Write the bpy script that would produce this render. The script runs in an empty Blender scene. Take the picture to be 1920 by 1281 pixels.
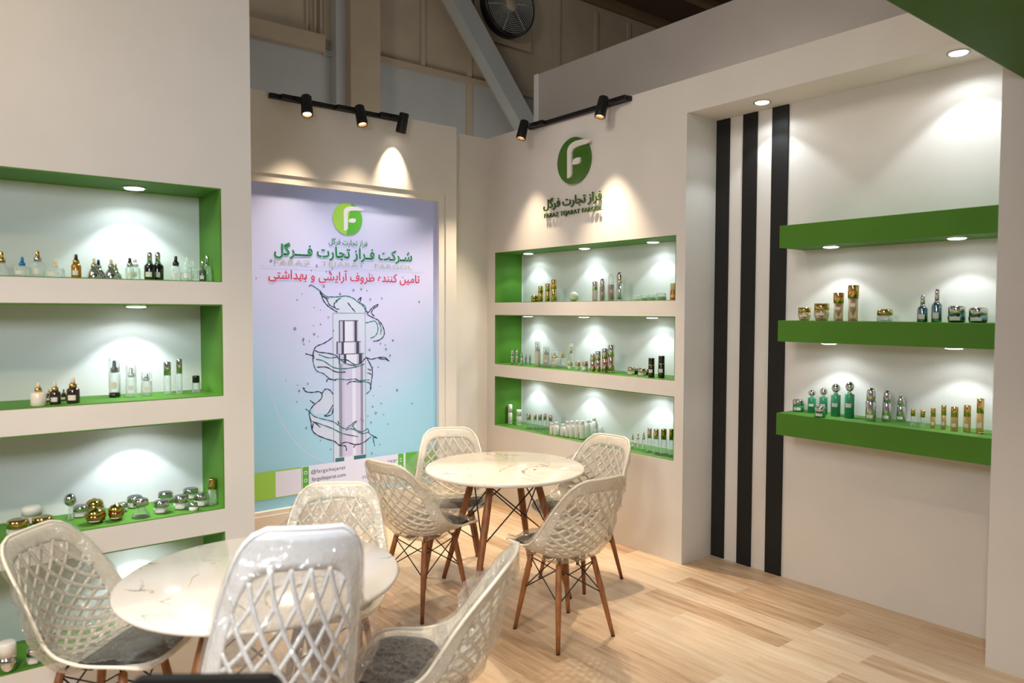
import bpy, bmesh, math, random
import numpy as np
from mathutils import Vector, Matrix, noise

S = bpy.context.scene
COL = S.collection
PI = math.pi

# ---------------------------------------------------------------- camera
cam_d = bpy.data.cameras.new('camera')
cam = bpy.data.objects.new('camera', cam_d)
COL.objects.link(cam)
S.camera = cam
YAW, PITCH, ROLL = 0.896515, -0.0404592, 0.0034173
_f = Vector((-math.sin(YAW) * math.cos(PITCH), math.cos(YAW) * math.cos(PITCH), math.sin(PITCH)))
_r = _f.cross(Vector((0, 0, 1))).normalized()
_u = _r.cross(_f)
_r2 = math.cos(ROLL) * _r + math.sin(ROLL) * _u
_u2 = -math.sin(ROLL) * _r + math.cos(ROLL) * _u
cam.matrix_world = Matrix(((_r2.x, _u2.x, -_f.x, 5.298), (_r2.y, _u2.y, -_f.y, -3.95), (_r2.z, _u2.z, -_f.z, 1.69), (0, 0, 0, 1)))
cam_d.sensor_width = 36
cam_d.lens = 1390.7 / 1920 * 36
cam_d.clip_end = 100
cam_d.dof.use_dof = True
cam_d.dof.focus_distance = 5.2
cam_d.dof.aperture_fstop = 2.4

# ---------------------------------------------------------------- world, exposure
S.view_settings.view_transform = 'Standard'
S.view_settings.look = 'None'
S.view_settings.gamma = 1
S.view_settings.use_curve_mapping = False
S.view_settings.exposure = EXPOSURE = -0.02
S.cycles.max_bounces = 10
S.cycles.diffuse_bounces = 4
S.cycles.glossy_bounces = 4
S.cycles.transparent_max_bounces = 24
S.cycles.sample_clamp_indirect = 4
S.cycles.caustics_reflective = False
S.cycles.caustics_refractive = False

w = bpy.data.worlds.new('hall_light')
S.world = w
w.use_nodes = True
wn = w.node_tree.nodes['Background']
wn.inputs[0].default_value = (1.0, 0.95, 0.89, 1)
wn.inputs[1].default_value = 0.165


def lamp(name, kind, loc, target, power, color, size=0.05, angle=90, blend=0.3, parent=None):
    d = bpy.data.lights.new(name, kind)
    d.energy = power
    d.color = color
    if kind == 'AREA':
        d.size = size
    else:
        d.shadow_soft_size = size
    if kind == 'SPOT':
        d.spot_size = math.radians(angle)
        d.spot_blend = blend
    o = bpy.data.objects.new(name, d)
    COL.objects.link(o)
    v = Vector(target) - Vector(loc)
    o.rotation_euler = v.to_track_quat('-Z', 'Y').to_euler()
    o.location = loc
    if parent is not None:
        bpy.context.view_layer.update()
        o.parent = parent
        o.matrix_parent_inverse = parent.matrix_world.inverted()
    return o


WARM = (1.0, 0.78, 0.54)
COOL = (0.86, 0.95, 1.0)
# hall luminaire high behind the photographer, warm booth spots over the aisle, added fills
lamp('hall_luminaire', 'AREA', (5.2, -11.0, 6.5), (3.0, -1.0, 1.0), 360, (1.0, 0.88, 0.74), size=2.5)
lamp('added_chair_fill', 'AREA', (4.7, -4.55, 2.5), (3.4, -3.2, .9), 46, (0.86, 0.91, 1.0), size=0.6)  # added fill close to the camera, brightens the chairs
lamp('unseen_spot', 'SPOT', (5.6, -4.5, 2.6), (3.45, -3.2, .95), 190, (0.80, 0.90, 1.0), size=0.12, angle=34, blend=1.0)  # added cool spot with no fixture, brightens the white chair's back
lamp('added_spot', 'SPOT', (4.3, -2.5, 2.74), (.11, -1.40, 1.35), 460, (0.84, 0.91, 1.0), size=0.05, angle=36, blend=1.0)  # added cool spot with no fixture, brightens the poster
lamp('added_spot', 'SPOT', (4.55, -1.5, 2.74), (4.1, -1.3, 0), 95, (1.0, 0.82, 0.62), size=0.06, angle=88, blend=0.7)  # added warm spot with no fixture, brightens the floor on the right
lamp('unseen_spot', 'SPOT', (4.0, -4.6, 3.7), (2.5, -3.2, 0.75), 250, (1.0, 0.80, 0.56), size=0.06, angle=52, blend=0.8)
lamp('unseen_spot', 'SPOT', (3.5, -5.3, 3.5), (1.74, -4.7, 3.1), 85, (1.0, 0.66, 0.28), size=0.06, angle=80, blend=1.0)

# added lights hidden behind the booth walls, brightening the hall and neighbour wall
lamp('hidden_fill', 'AREA', (-1.7, 1.6, 1.6), (-4.0, 2.6, 5.5), 62, (1.0, 0.94, 0.86), size=2.0)
lamp('hidden_fill', 'AREA', (2.4, .68, 2.4), (1.2, 1.0, 3.9), 16, (1.0, 0.92, 0.86), size=0.5)


# ---------------------------------------------------------------- helpers
def lin(c):
    return tuple(((x / 255) / 12.92 if x / 255 <= 0.04045 else ((x / 255 + 0.055) / 1.055) ** 2.4) for x in c)


def mat(name, rgb, rough=0.5, metal=0.0, spec=0.5, emit=None, strength=0.0, coat=0.0):
    m = bpy.data.materials.new(name)
    m.use_nodes = True
    b = m.node_tree.nodes['Principled BSDF']
    b.inputs['Base Color'].default_value = (*lin(rgb), 1)
    b.inputs['Roughness'].default_value = rough
    b.inputs['Metallic'].default_value = metal
    b.inputs['Specular IOR Level'].default_value = spec
    b.inputs['Coat Weight'].default_value = coat
    b.inputs['Coat Roughness'].default_value = 0.06
    if emit:
        b.inputs['Emission Color'].default_value = (*emit, 1)
        b.inputs['Emission Strength'].default_value = strength
    return m


def N(m, t, **kw):
    n = m.node_tree.nodes.new(t)
    for k, v in kw.items():
        setattr(n, k, v)
    return n


def lk(m, a, b):
    m.node_tree.links.new(a, b)


def painted(name, rgb, var=0.04, rough=0.75):
    """painted board with slight roller mottling"""
    m = mat(name, rgb, rough, spec=0.25)
    b = m.node_tree.nodes['Principled BSDF']
    tc = N(m, 'ShaderNodeTexCoord')
    nz = N(m, 'ShaderNodeTexNoise')
    nz.inputs['Scale'].default_value = 2.2
    nz.inputs['Detail'].default_value = 5
    lk(m, tc.outputs['Object'], nz.inputs['Vector'])
    rp = N(m, 'ShaderNodeValToRGB')
    c = lin(rgb)
    rp.color_ramp.elements[0].position = 0.3
    rp.color_ramp.elements[1].position = 0.75
    rp.color_ramp.elements[0].color = (*[x * (1 - var) for x in c], 1)
    rp.color_ramp.elements[1].color = (*[min(1, x * (1 + var)) for x in c], 1)
    lk(m, nz.outputs['Fac'], rp.inputs['Fac'])
    lk(m, rp.outputs['Color'], b.inputs['Base Color'])
    n2 = N(m, 'ShaderNodeTexNoise')
    n2.inputs['Scale'].default_value = 260
    lk(m, tc.outputs['Object'], n2.inputs['Vector'])
    bp = N(m, 'ShaderNodeBump')
    bp.inputs['Strength'].default_value = 0.05
    bp.inputs['Distance'].default_value = 0.002
    lk(m, n2.outputs['Fac'], bp.inputs['Height'])
    lk(m, bp.outputs['Normal'], b.inputs['Normal'])
    return m


def glass(name, rgb, alpha=0.12, rough=0.05, edge=0.75):
    """thin clear plastic or glass: see-through face-on, bright reflections at the edges"""
    m = bpy.data.materials.new(name)
    m.use_nodes = True
    nt = m.node_tree
    out = nt.nodes['Material Output']
    b = nt.nodes['Principled BSDF']
    b.inputs['Base Color'].default_value = (*lin(rgb), 1)
    b.inputs['Roughness'].default_value = rough
    b.inputs['Specular IOR Level'].default_value = 0.8
    t = N(m, 'ShaderNodeBsdfTransparent')
    c = lin(rgb)
    t.inputs[0].default_value = (*[0.35 + 0.65 * x for x in c], 1)
    lw = N(m, 'ShaderNodeLayerWeight')
    lw.inputs['Blend'].default_value = 0.35
    mm = N(m, 'ShaderNodeMath', operation='MULTIPLY_ADD')
    mm.inputs[1].default_value = edge
    mm.inputs[2].default_value = alpha
    lk(m, lw.outputs['Facing'], mm.inputs[0])
    mx = N(m, 'ShaderNodeMixShader')
    lk(m, mm.outputs[0], mx.inputs[0])
    lk(m, t.outputs[0], mx.inputs[1])
    lk(m, b.outputs[0], mx.inputs[2])
    lk(m, mx.outputs[0], out.inputs['Surface'])
    return m


M = {}
M['wall'] = painted('wall_paint', (224, 220, 214))
M['niche'] = painted('niche_white', (226, 230, 228), 0.02)
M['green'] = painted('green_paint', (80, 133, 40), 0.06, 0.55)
M['green_shaded'] = painted('green_paint_shaded', (60, 100, 28), 0.06, 0.6)  # the green paint again, darkened in colour for the header's shade
M['black'] = painted('black_panel', (34, 33, 32), 0.1, 0.6)
M['black_metal'] = mat('black_metal', (16, 15, 15), 0.45, spec=0.4)
M['lens'] = mat('lamp_lens', (255, 255, 255), 0.4, emit=(0.93, 0.97, 1.0), strength=9)
M['warm_lens'] = mat('warm_lens', (255, 255, 255), 0.4, emit=(1.0, 0.86, 0.68), strength=14)
M['chrome'] = mat('chrome_ring', (215, 215, 215), 0.18, 1.0)
M['reflector'] = mat('reflector', (235, 205, 160), 0.25, 1.0)
M['white_plastic'] = mat('white_plastic', (236, 234, 228), 0.35)
M['hall'] = painted('hall_cladding', (158, 146, 128), 0.08, 0.7)
M['hall_low'] = painted('hall_wainscot', (156, 158, 157), 0.05, 0.7)
M['hall_trim'] = painted('hall_trim', (156, 142, 122), 0.06, 0.6)
M['roof'] = painted('roof_deck', (70, 52, 40), 0.15, 0.8)
M['roof_beam'] = painted('roof_beam', (112, 92, 66), 0.1, 0.7)
M['steel'] = painted('steel_paint', (150, 153, 151), 0.05, 0.5)
M['nb_wall'] = painted('neighbour_panel', (172, 165, 160), 0.05, 0.8)
M['nb_post'] = painted('neighbour_post', (205, 205, 206), 0.03, 0.6)
M['letter_green'] = mat('letter_green', (52, 84, 20), 0.35)
M['logo_green'] = mat('logo_green', (58, 106, 22), 0.3, coat=0.3)
M['logo_white'] = mat('logo_white', (232, 228, 222), 0.4)


def set_props(o, label=None, cat=None, group=None, kind=None):
    if label: o['label'] = label
    if cat: o['category'] = cat
    if group: o['group'] = group
    if kind: o['kind'] = kind
    return o


def thing(name, label, cat, loc=(0, 0, 0), rz=0.0, group=None):
    o = bpy.data.objects.new(name, None)
    o.empty_display_size = 0.1
    COL.objects.link(o)
    o.location = loc
    o.rotation_euler = (0, 0, rz)
    return set_props(o, label, cat, group)


class MB:
    """collects shapes of ONE mesh object"""

    def __init__(self):
        self.b = bmesh.new()

    def poly(self, pts, mi=0):
        f = self.b.faces.new([self.b.verts.new(p) for p in pts])
        f.material_index = mi
        return self

    def box(self, x0, x1, y0, y1, z0, z1, mi=0, bev=0.0):
        g = bmesh.ops.create_cube(self.b, size=1)
        vs = g['verts']
        for v in vs:
            v.co = Vector((x0 + (v.co.x + .5) * (x1 - x0), y0 + (v.co.y + .5) * (y1 - y0), z0 + (v.co.z + .5) * (z1 - z0)))
        fs = set(f for v in vs for f in v.link_faces)
        if bev > 0:
            es = set(e for v in vs for e in v.link_edges)
            r = bmesh.ops.bevel(self.b, geom=list(es), offset=bev, segments=2, profile=0.5, affect='EDGES')
            fs = set(r['faces']) | set(f for f in fs if f.is_valid)
        for f in fs:
            f.material_index = mi
        return self

    def lathe(self, prof, seg=24, mi=0, center=(0, 0, 0), smooth=True, mat4=None, squash=1.0):
        """prof: list of (r, z[, material index])"""
        rings = []
        for p in prof:
            r, z = p[0], p[1]
            if r < 1e-6:
                co = Vector((0, 0, z))
                ring = [self.b.verts.new(co)]
            else:
                ring = [self.b.verts.new((r * math.cos(2 * PI * k / seg), r * squash * math.sin(2 * PI * k / seg), z)) for k in range(seg)]
            rings.append(ring)
        allv = [v for r in rings for v in r]
        for i in range(len(prof) - 1):
            a, b_ = rings[i], rings[i + 1]
            m = prof[i + 1][2] if len(prof[i + 1]) > 2 else mi
            for k in range(seg):
                k2 = (k + 1) % seg
                if len(a) == 1 and len(b_) == 1:
                    continue
                if len(a) == 1:
                    f = self.b.faces.new((a[0], b_[k2], b_[k]))
                elif len(b_) == 1:
                    f = self.b.faces.new((a[k], a[k2], b_[0]))
                else:
                    f = self.b.faces.new((a[k], a[k2], b_[k2], b_[k]))
                f.material_index = m
                f.smooth = smooth
        for v in allv:
            if mat4 is not None:
                v.co = mat4 @ v.co
            v.co += Vector(center)
        return self

    def tube(self, pts, r, seg=8, mi=0, closed=False, r2=None):
        pts = [Vector(p) for p in pts]
        n = len(pts)
        rings = []
        up = None
        for i, p in enumerate(pts):
            if closed:
                d = pts[(i + 1) % n] - pts[i - 1]
            else:
                d = pts[min(i + 1, n - 1)] - pts[max(i - 1, 0)]
            d.normalize()
            if up is None:
                up = Vector((0, 0, 1)) if abs(d.z) < .9 else Vector((1, 0, 0))
            a = d.cross(up)
            if a.length < 1e-5:
                a = d.orthogonal()
            a.normalize()
            b_ = a.cross(d).normalized()
            up = b_
            rr = r if r2 is None else r + (r2 - r) * i / max(1, n - 1)
            rings.append([self.b.verts.new(p + rr * (math.cos(2 * PI * k / seg) * a + math.sin(2 * PI * k / seg) * b_)) for k in range(seg)])
        m = n if closed else n - 1
        for i in range(m):
            A, B = rings[i], rings[(i + 1) % n]
            for k in range(seg):
                f = self.b.faces.new((A[k], A[(k + 1) % seg], B[(k + 1) % seg], B[k]))
                f.material_index = mi
                f.smooth = True
        if not closed:
            for R in (rings[0], rings[-1]):
                f = self.b.faces.new(R)
                f.material_index = mi
        return self

    def prism(self, pts, h0, h1, to3, mi=0):
        """2D outline extruded between h0 and h1; to3(u, v, h) gives the 3D point"""
        A = [self.b.verts.new(to3(u, v, h0)) for u, v in pts]
        B = [self.b.verts.new(to3(u, v, h1)) for u, v in pts]
        fs = [self.b.faces.new(A[::-1]), self.b.faces.new(B)]
        n = len(pts)
        for i in range(n):
            fs.append(self.b.faces.new((A[i], A[(i + 1) % n], B[(i + 1) % n], B[i])))
        for f in fs:
            f.material_index = mi
        return self

    def build(self, name, mats, parent=None, loc=None, recalc=True):
        if recalc:
            bmesh.ops.recalc_face_normals(self.b, faces=self.b.faces)
        me = bpy.data.meshes.new(name)
        self.b.to_mesh(me)
        self.b.free()
        for m in (mats if isinstance(mats, (list, tuple)) else [mats]):
            me.materials.append(m)
        o = bpy.data.objects.new(name, me)
        COL.objects.link(o)
        if loc is not None:
            o.location = loc
        if parent is not None:
            o.parent = parent
        return o


def struct(o):
    o['kind'] = 'structure'
    return o


def copy_thing(root, name=None):
    r = root.copy()
    COL.objects.link(r)
    for ch in list(root.children):
        if ch.type == 'LIGHT':
            continue
        c = ch.copy()
        COL.objects.link(c)
        c.parent = r
        for g in list(ch.children):
            d = g.copy()
            COL.objects.link(d)
            d.parent = c
    return r


# ---- writing
AR = {'ا': (0xFE8D, 0xFE8E), 'آ': (0xFE81, 0xFE82), 'ب': (0xFE8F, 0xFE90, 0xFE91, 0xFE92), 'ت': (0xFE95, 0xFE96, 0xFE97, 0xFE98),
      'ج': (0xFE9D, 0xFE9E, 0xFE9F, 0xFEA0), 'د': (0xFEA9, 0xFEAA), 'ر': (0xFEAD, 0xFEAE), 'ز': (0xFEAF, 0xFEB0),
      'ش': (0xFEB5, 0xFEB6, 0xFEB7, 0xFEB8), 'ظ': (0xFEC5, 0xFEC6, 0xFEC7, 0xFEC8), 'ف': (0xFED1, 0xFED2, 0xFED3, 0xFED4),
      'ک': (0xFB8E, 0xFB8F, 0xFB90, 0xFB91), 'گ': (0xFB92, 0xFB93, 0xFB94, 0xFB95), 'ل': (0xFEDD, 0xFEDE, 0xFEDF, 0xFEE0),
      'م': (0xFEE1, 0xFEE2, 0xFEE3, 0xFEE4), 'ن': (0xFEE5, 0xFEE6, 0xFEE7, 0xFEE8), 'ه': (0x0647, 0xFEEA, 0xFEEB, 0xFEEC),
      'و': (0xFEED, 0xFEEE), 'ی': (0xFBFC, 0xFBFD, 0xFBFE, 0xFBFF), 'ـ': (0x640, 0x640, 0x640, 0x640)}


def shape_rtl(s):
    out = []
    for i, c in enumerate(s):
        if c not in AR:
            out.append(c)
            continue
        f = AR[c]
        pj = i > 0 and s[i - 1] in AR and len(AR[s[i - 1]]) == 4
        nj = len(f) == 4 and i + 1 < len(s) and s[i + 1] in AR
        k = (3 if nj else 1) if pj else (2 if nj else 0)
        out.append(chr(f[k]))
    return ''.join(out[::-1])


GAP = .22


def text_words(body, x0, x1, z0, z1, to3, h0, h1, mi=0, bold=0.0, space=1.0):
    """lettering scaled into the rectangle; one mesh builder for each word"""
    c = bpy.data.curves.new('lettering', 'FONT')
    c.body = body
    c.resolution_u = 3
    c.offset = bold
    c.space_character = space
    c.fill_mode = 'FRONT'
    c.extrude = 0.5 if h1 > h0 + 1e-6 else 0.0
    if c.extrude: c.fill_mode = 'BOTH'
    o = bpy.data.objects.new('lettering', c)
    COL.objects.link(o)
    bpy.context.view_layer.update()
    me = bpy.data.meshes.new_from_object(o.evaluated_get(bpy.context.evaluated_depsgraph_get()))
    co = np.array([v.co for v in me.vertices])
    lo, hi = co.min(0), co.max(0)
    UV = []
    for p in co:
        u = x0 + (p[0] - lo[0]) / (hi[0] - lo[0]) * (x1 - x0)
        v = z0 + (p[1] - lo[1]) / (hi[1] - lo[1]) * (z1 - z0)
        h = h0 if not c.extrude else h0 + (p[2] + .5) * (h1 - h0)
        UV.append((u, v, h))
    # words: runs of faces with no wide gap between them
    sp = sorted((min(UV[i][0] for i in f.vertices), max(UV[i][0] for i in f.vertices), f.index) for f in me.polygons)
    gap = GAP * (z1 - z0)
    words, end = [], None
    for a, b_, k in sp:
        if end is None or a > end + gap: words.append([])
        words[-1].append(k); end = b_ if end is None else max(end, b_)
    out = []
    for ks in words:
        mb = MB(); vs = {}
        for k in ks:
            try:
                nf = mb.b.faces.new([vs.setdefault(i, None) or vs.__setitem__(i, mb.b.verts.new(to3(*UV[i]))) or vs[i] for i in me.polygons[k].vertices])
                nf.material_index = mi
            except ValueError:
                pass
        out.append(mb)
    bpy.data.objects.remove(o)
    bpy.data.curves.remove(c)
    bpy.data.meshes.remove(me)
    return out


def on_back(u, v, h):      # a point of the poster wall: u along the wall, v height, h in front of the face
    return (h, u, v)


def on_right(u, v, h):     # a point of the logo wall
    return (u, -h, v)

# ================================================================ the setting
# floor
def plank_mat():
    m = mat('oak_laminate', (205, 176, 142), 0.42, spec=0.35)
    b = m.node_tree.nodes['Principled BSDF']
    tc = N(m, 'ShaderNodeTexCoord')
    br = N(m, 'ShaderNodeTexBrick')
    br.offset = 0.37
    br.inputs['Scale'].default_value = 1.0
    br.inputs['Brick Width'].default_value = 0.9
    br.inputs['Row Height'].default_value = 0.15
    br.inputs['Mortar Size'].default_value = 0.0
    br.inputs['Bias'].default_value = 0.0
    br.inputs['Color1'].default_value = (0, 0, 0, 1)
    br.inputs['Color2'].default_value = (1, 1, 1, 1)
    lk(m, tc.outputs['Object'], br.inputs['Vector'])
    # offset the grain from plank to plank
    mp = N(m, 'ShaderNodeMapping')
    mp.inputs['Scale'].default_value = (1.1, 13, 1)
    ad = N(m, 'ShaderNodeVectorMath', operation='MULTIPLY_ADD')
    ad.inputs[1].default_value = (7, 7, 7)
    lk(m, br.outputs['Color'], ad.inputs[0])
    lk(m, tc.outputs['Object'], ad.inputs[2])
    lk(m, ad.outputs[0], mp.inputs['Vector'])
    nz = N(m, 'ShaderNodeTexNoise')
    nz.inputs['Scale'].default_value = 2.2
    nz.inputs['Detail'].default_value = 8
    nz.inputs['Roughness'].default_value = 0.62
    lk(m, mp.outputs[0], nz.inputs['Vector'])
    ma = N(m, 'ShaderNodeMath', operation='MULTIPLY_ADD')
    ma.inputs[1].default_value = 0.42
    lk(m, br.outputs['Color'], ma.inputs[0])
    lk(m, nz.outputs['Fac'], ma.inputs[2])
    rp = N(m, 'ShaderNodeValToRGB')
    e = rp.color_ramp.elements
    e[0].position, e[0].color = 0.30, (*lin((150, 118, 88)), 1)
    e[1].position, e[1].color = 1.0, (*lin((226, 206, 180)), 1)
    x = rp.color_ramp.elements.new(0.62)
    x.color = (*lin((204, 174, 142)), 1)
    lk(m, ma.outputs[0], rp.inputs['Fac'])
    lk(m, rp.outputs['Color'], b.inputs['Base Color'])
    return m


M['floor'] = plank_mat()
struct(MB().box(-6, 14, -14, 12, -0.05, 0).build('floor', M['floor']))

# --- left wall with four niches (front face x = 1.74)
XL = 1.74
LN = [(1.822, 2.256), (1.289, 1.718), (0.754, 1.183), (0.217, 0.645)]
LY0, LY1 = -4.72, -2.84
mb = MB()
mb.box(XL - .36, XL, LY1, -2.70, 0, 4.4)
mb.box(XL - .36, XL, -5.4, LY0, 0, 4.4)
zs = [0] + [v for a, b in LN[::-1] for v in (a, b)] + [4.4]
for i in range(0, len(zs), 2):
    mb.box(XL - .36, XL, LY0, LY1, zs[i], zs[i + 1])
mb.box(XL - .42, XL - .36, -5.4, -2.70, 0, 4.4)
wl = struct(mb.build('wall_left', M['wall']))
t_ = 0.006
for a, b in LN:
    lm = MB()
    lm.box(XL - .33, XL - .002, LY0, LY1, a, a + .004)
    lm.box(XL - .33, XL - .002, LY0, LY1, b - t_, b)
    lm.box(XL - .33, XL - .002, LY1 - t_, LY1, a + .004, b - t_)
    lm.box(XL - .33, XL - .002, LY0, LY0 + t_, a + .004, b - t_)
    lm.build('niche_lining', M['green'], wl)
    MB().box(XL - .36, XL - .33, LY0, LY1, a, b).build('niche_back', M['niche'], wl)

# --- poster wall and the recess in the corner
PY0, PY1, PZ0, PZ1 = -2.19, -0.605, 0.265, 2.59
mb = MB()
mb.box(0.0, .16, -0.545, -0.44, 0, 3.21)
mb.box(0.0, .16, -3.2, PY0 - .06, 0, 3.21)
mb.box(0.0, .16, PY0 - .06, -0.545, PZ1 + .06, 3.21)
mb.box(0.0, .16, PY0 - .06, -0.545, 0, PZ0 - .03)
# stepped frame around the poster opening
mb.box(0.0, .150, PY1, -0.545, PZ0 - .03, PZ1 + .06)
mb.box(0.0, .150, PY0 - .06, PY0, PZ0 - .03, PZ1 + .06)
mb.box(0.0, .150, PY0, PY1, PZ1, PZ1 + .06)
mb.box(0.0, .150, PY0, PY1, PZ0 - .03, PZ0)
mb.box(0.0, .110, PY0, PY1, PZ0, PZ1)
mb.box(-.10, 0.0, -3.2, 0.38, 0, 3.21)
struct(mb.build('wall_back', M['wall']))

# --- logo wall with three niches, the recessed bay with black stripes, bulkhead and right end
CN = [(1.767, 2.203), (1.228, 1.660), (0.687, 1.122)]
CX0, CX1, CXE, D = 0.113, 2.103, 2.18, 0.33
mb = MB()
mb.box(0.0, CX0, 0, D, 0, 3.21)
mb.box(CX1, CXE, 0, D, 0, 3.21)
zs = [0] + [v for a, b in CN[::-1] for v in (a, b)] + [3.21]
for i in range(0, len(zs), 2):
    mb.box(CX0, CX1, 0, D, zs[i], zs[i + 1])
mb.box(0.0, 6.4, D, D + .06, 0, 3.21)
mb.box(CXE, 6.4, 0, D, 2.99, 3.21)
mb.box(3.992, 6.4, 0, D, 0, 2.99)
wr = struct(mb.build('wall_right', M['wall']))
for a, b in CN:
    lm = MB()
    lm.box(CX0, CX1, .002, D - .03, a, a + .004)
    lm.box(CX0, CX1, .002, D - .03, b - t_, b)
    lm.box(CX0, CX0 + t_, .002, D - .03, a + .004, b - t_)
    lm.box(CX1 - t_, CX1, .002, D - .03, a + .004, b - t_)
    lm.build('niche_lining', M['green'], wr)
    MB().box(CX0, CX1, D - .012, D, a, b).build('niche_back', M['niche'], wr)
for i, (a, b) in enumerate(((2.178, 2.283), (2.386, 2.493), (2.600, 2.714))):
    struct(MB().box(a, b, D - .012, D, 0.0, 2.99, bev=.002).build('trim_%d' % (i + 1), M['black']))

# --- green header overhead on the right
struct(MB().box(4.085, 5.2, -5.2, 0.0, 2.752, 3.30).build('ceiling', M['green_shaded']))

# --- the exhibition hall beyond the booth
XH = -4.0
hb = MB()
hb.box(XH - .2, XH, -6, 16, 5.19, 9.0, 0)
hb.box(XH - .2, XH - .0, -6, 16, 0, 5.19, 1)
hb.box(XH, XH + .05, 0.9, 9, 5.13, 5.21, 2)
hb.box(XH, XH + .10, -6, 0.27, 5.07, 5.28, 2)
hb.box(XH, XH + .03, 0.27, 0.5, 5.05, 5.12, 1)
for y in (1.80, 2.62, 4.42, 5.31, 6.13):
    hb.box(XH, XH + .035, y - .035, y + .035, 5.2, 7.0 if y < 4.3 else 6.88, 0)
for y in (2.62, 4.42):
    hb.box(XH, XH + .03, y - .05, y + .05, 3.2, 9, 0)
hb.box(XH, XH + .03, 4.4, 9, 6.86, 6.95, 0)
hb.box(XH, XH + .025, 2.7, 3.8, 5.88, 5.93, 0)
for y in (0.05, 0.16, 0.24):
    hb.box(XH, XH + .04, y - .012, y + .012, 5.28, 9, 0)
hw = struct(hb.build('wall_hall', [M['hall'], M['hall_low'], M['hall_trim']]))
rf = MB()
rf.box(-4.6, 2.0, 4.5, 16, 7.10, 7.2)
rf.build('roof_deck', M['roof']).name = 'ceiling_hall'
struct(bpy.data.objects['ceiling_hall'])
rb = MB()
for k in range(4):
    rb.box(-4.0 + k * 1.1, -3.85 + k * 1.1, 4.5, 16, 6.98, 7.10)
struct(rb.build('trim_4', M['roof_beam']))

c = thing('steel_column', 'grey steel column rising in front of the hall wall', 'column', (XH, 0.72, 0))
MB().box(0.10, .30, -.19, .245, 0, 9).build('flange', M['hall_trim'], c)
MB().box(0.0, .16, -.33, -.19, 0, 9).build('web', M['hall_low'], c)
br = MB()
for (dx0, dx1, off, mi) in ((.30, .50, 0.0, 0), (.12, .30, 0.16, 1)):
    A = Vector((XH, 1.86 + off, 6.45)); B = Vector((XH, 3.62 + off, 4.30))
    d = (B - A).normalized(); n = Vector((0, -d.z, d.y)) * .145
    q = [A - n, B - n, B + n, A + n]
    br.prism([(p.y, p.z) for p in q], XH + dx0, XH + dx1, lambda u, v, h: (h, u, v), mi)
b_ = br.build('diagonal_brace', [M['steel'], M['hall_trim']])
set_props(b_, 'thick grey diagonal steel brace crossing the hall wall', 'brace')

fan = thing('exhaust_fan', 'round wall fan with wire grille high on the hall wall', 'fan', (XH + .02, 3.25, 6.40))
def rx(v):  # lathe axis z -> x
    return Matrix(((0, 0, 1, 0), (0, 1, 0, 0), (-1, 0, 0, 0), (0, 0, 0, 1)))
RX = rx(0)
MB().box(0, .05, -.56, .56, -.56, .56, bev=.01).build('backing_panel', M['hall_trim'], fan)
MB().lathe([(.455, 0.05), (.475, 0.05), (.475, .22), (.455, .22), (.455, .05)], 40, mat4=RX).build('shroud', M['black_metal'], fan)
MB().lathe([(0, .052), (.45, .052)], 40, mat4=RX).build('dark_opening', M['black_metal'], fan)
for k in range(5):
    a = 2 * PI * k / 5 + .3
    bl = MB()
    pts = [(.10, -.05), (.30, -.12), (.43, -.10), (.43, .06), (.30, .07), (.10, .05)]
    bl.prism(pts, .10, .112, lambda u, v, h: (h + .25 * v * .4, u * math.cos(a) - v * math.sin(a), u * math.sin(a) + v * math.cos(a)))
    bl.build('blade', M['roof'], fan)
gr = MB()
for r in [.12 + .03 * i for i in range(12)]:
    gr.tube([(.235 - .04 * (r / .46) ** 2, r * math.cos(2 * PI * k / 40), r * math.sin(2 * PI * k / 40)) for k in range(40)], .006, 4, closed=True)
for k in range(6):
    a = 2 * PI * k / 6 + .2
    gr.tube([(.24, .10 * math.cos(a), .10 * math.sin(a)), (.20, .46 * math.cos(a), .46 * math.sin(a))], .007, 4)
gr.build('wire_grille', M['steel'], fan)
MB().lathe([(0, .24), (.10, .24), (.11, .22), (.11, .10), (0, .10)], 24, mat4=RX).build('hub', M['hall_trim'], fan)

nb = MB()
nb.box(-.48, 6.5, 1.0, 1.06, 0, 4.09, 0)
nb.box(-.535, -.48, .985, 1.06, 0, 4.09, 1)
struct(nb.build('wall_neighbor', [M['nb_wall'], M['nb_post']]))

# ================================================================ lights of the booth
def downlight(loc, group, label, power, color=COOL, r=.042):
    t = thing('recessed_downlight', label, 'light', loc, 0, group)
    MB().lathe([(r, -.001), (r + .010, -.001), (r + .009, -.006), (r, -.006), (r, -.001)], 28).build('trim_ring', M['chrome'], t)
    MB().lathe([(0, -.0115), (r * .6, -.011), (r * .92, -.009), (r, -.005)], 28).build('lens', M['lens'], t)
    lamp('led_beam', 'SPOT', (loc[0], loc[1], loc[2] - .016), (loc[0], loc[1], 0), power, color, size=.020, angle=100, blend=.30, parent=t)
    lamp('led_spill', 'SPOT', (loc[0], loc[1], loc[2] - .016), (loc[0], loc[1], 0), power * .28, color, size=.020, angle=150, blend=.4, parent=t)
    return t


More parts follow.
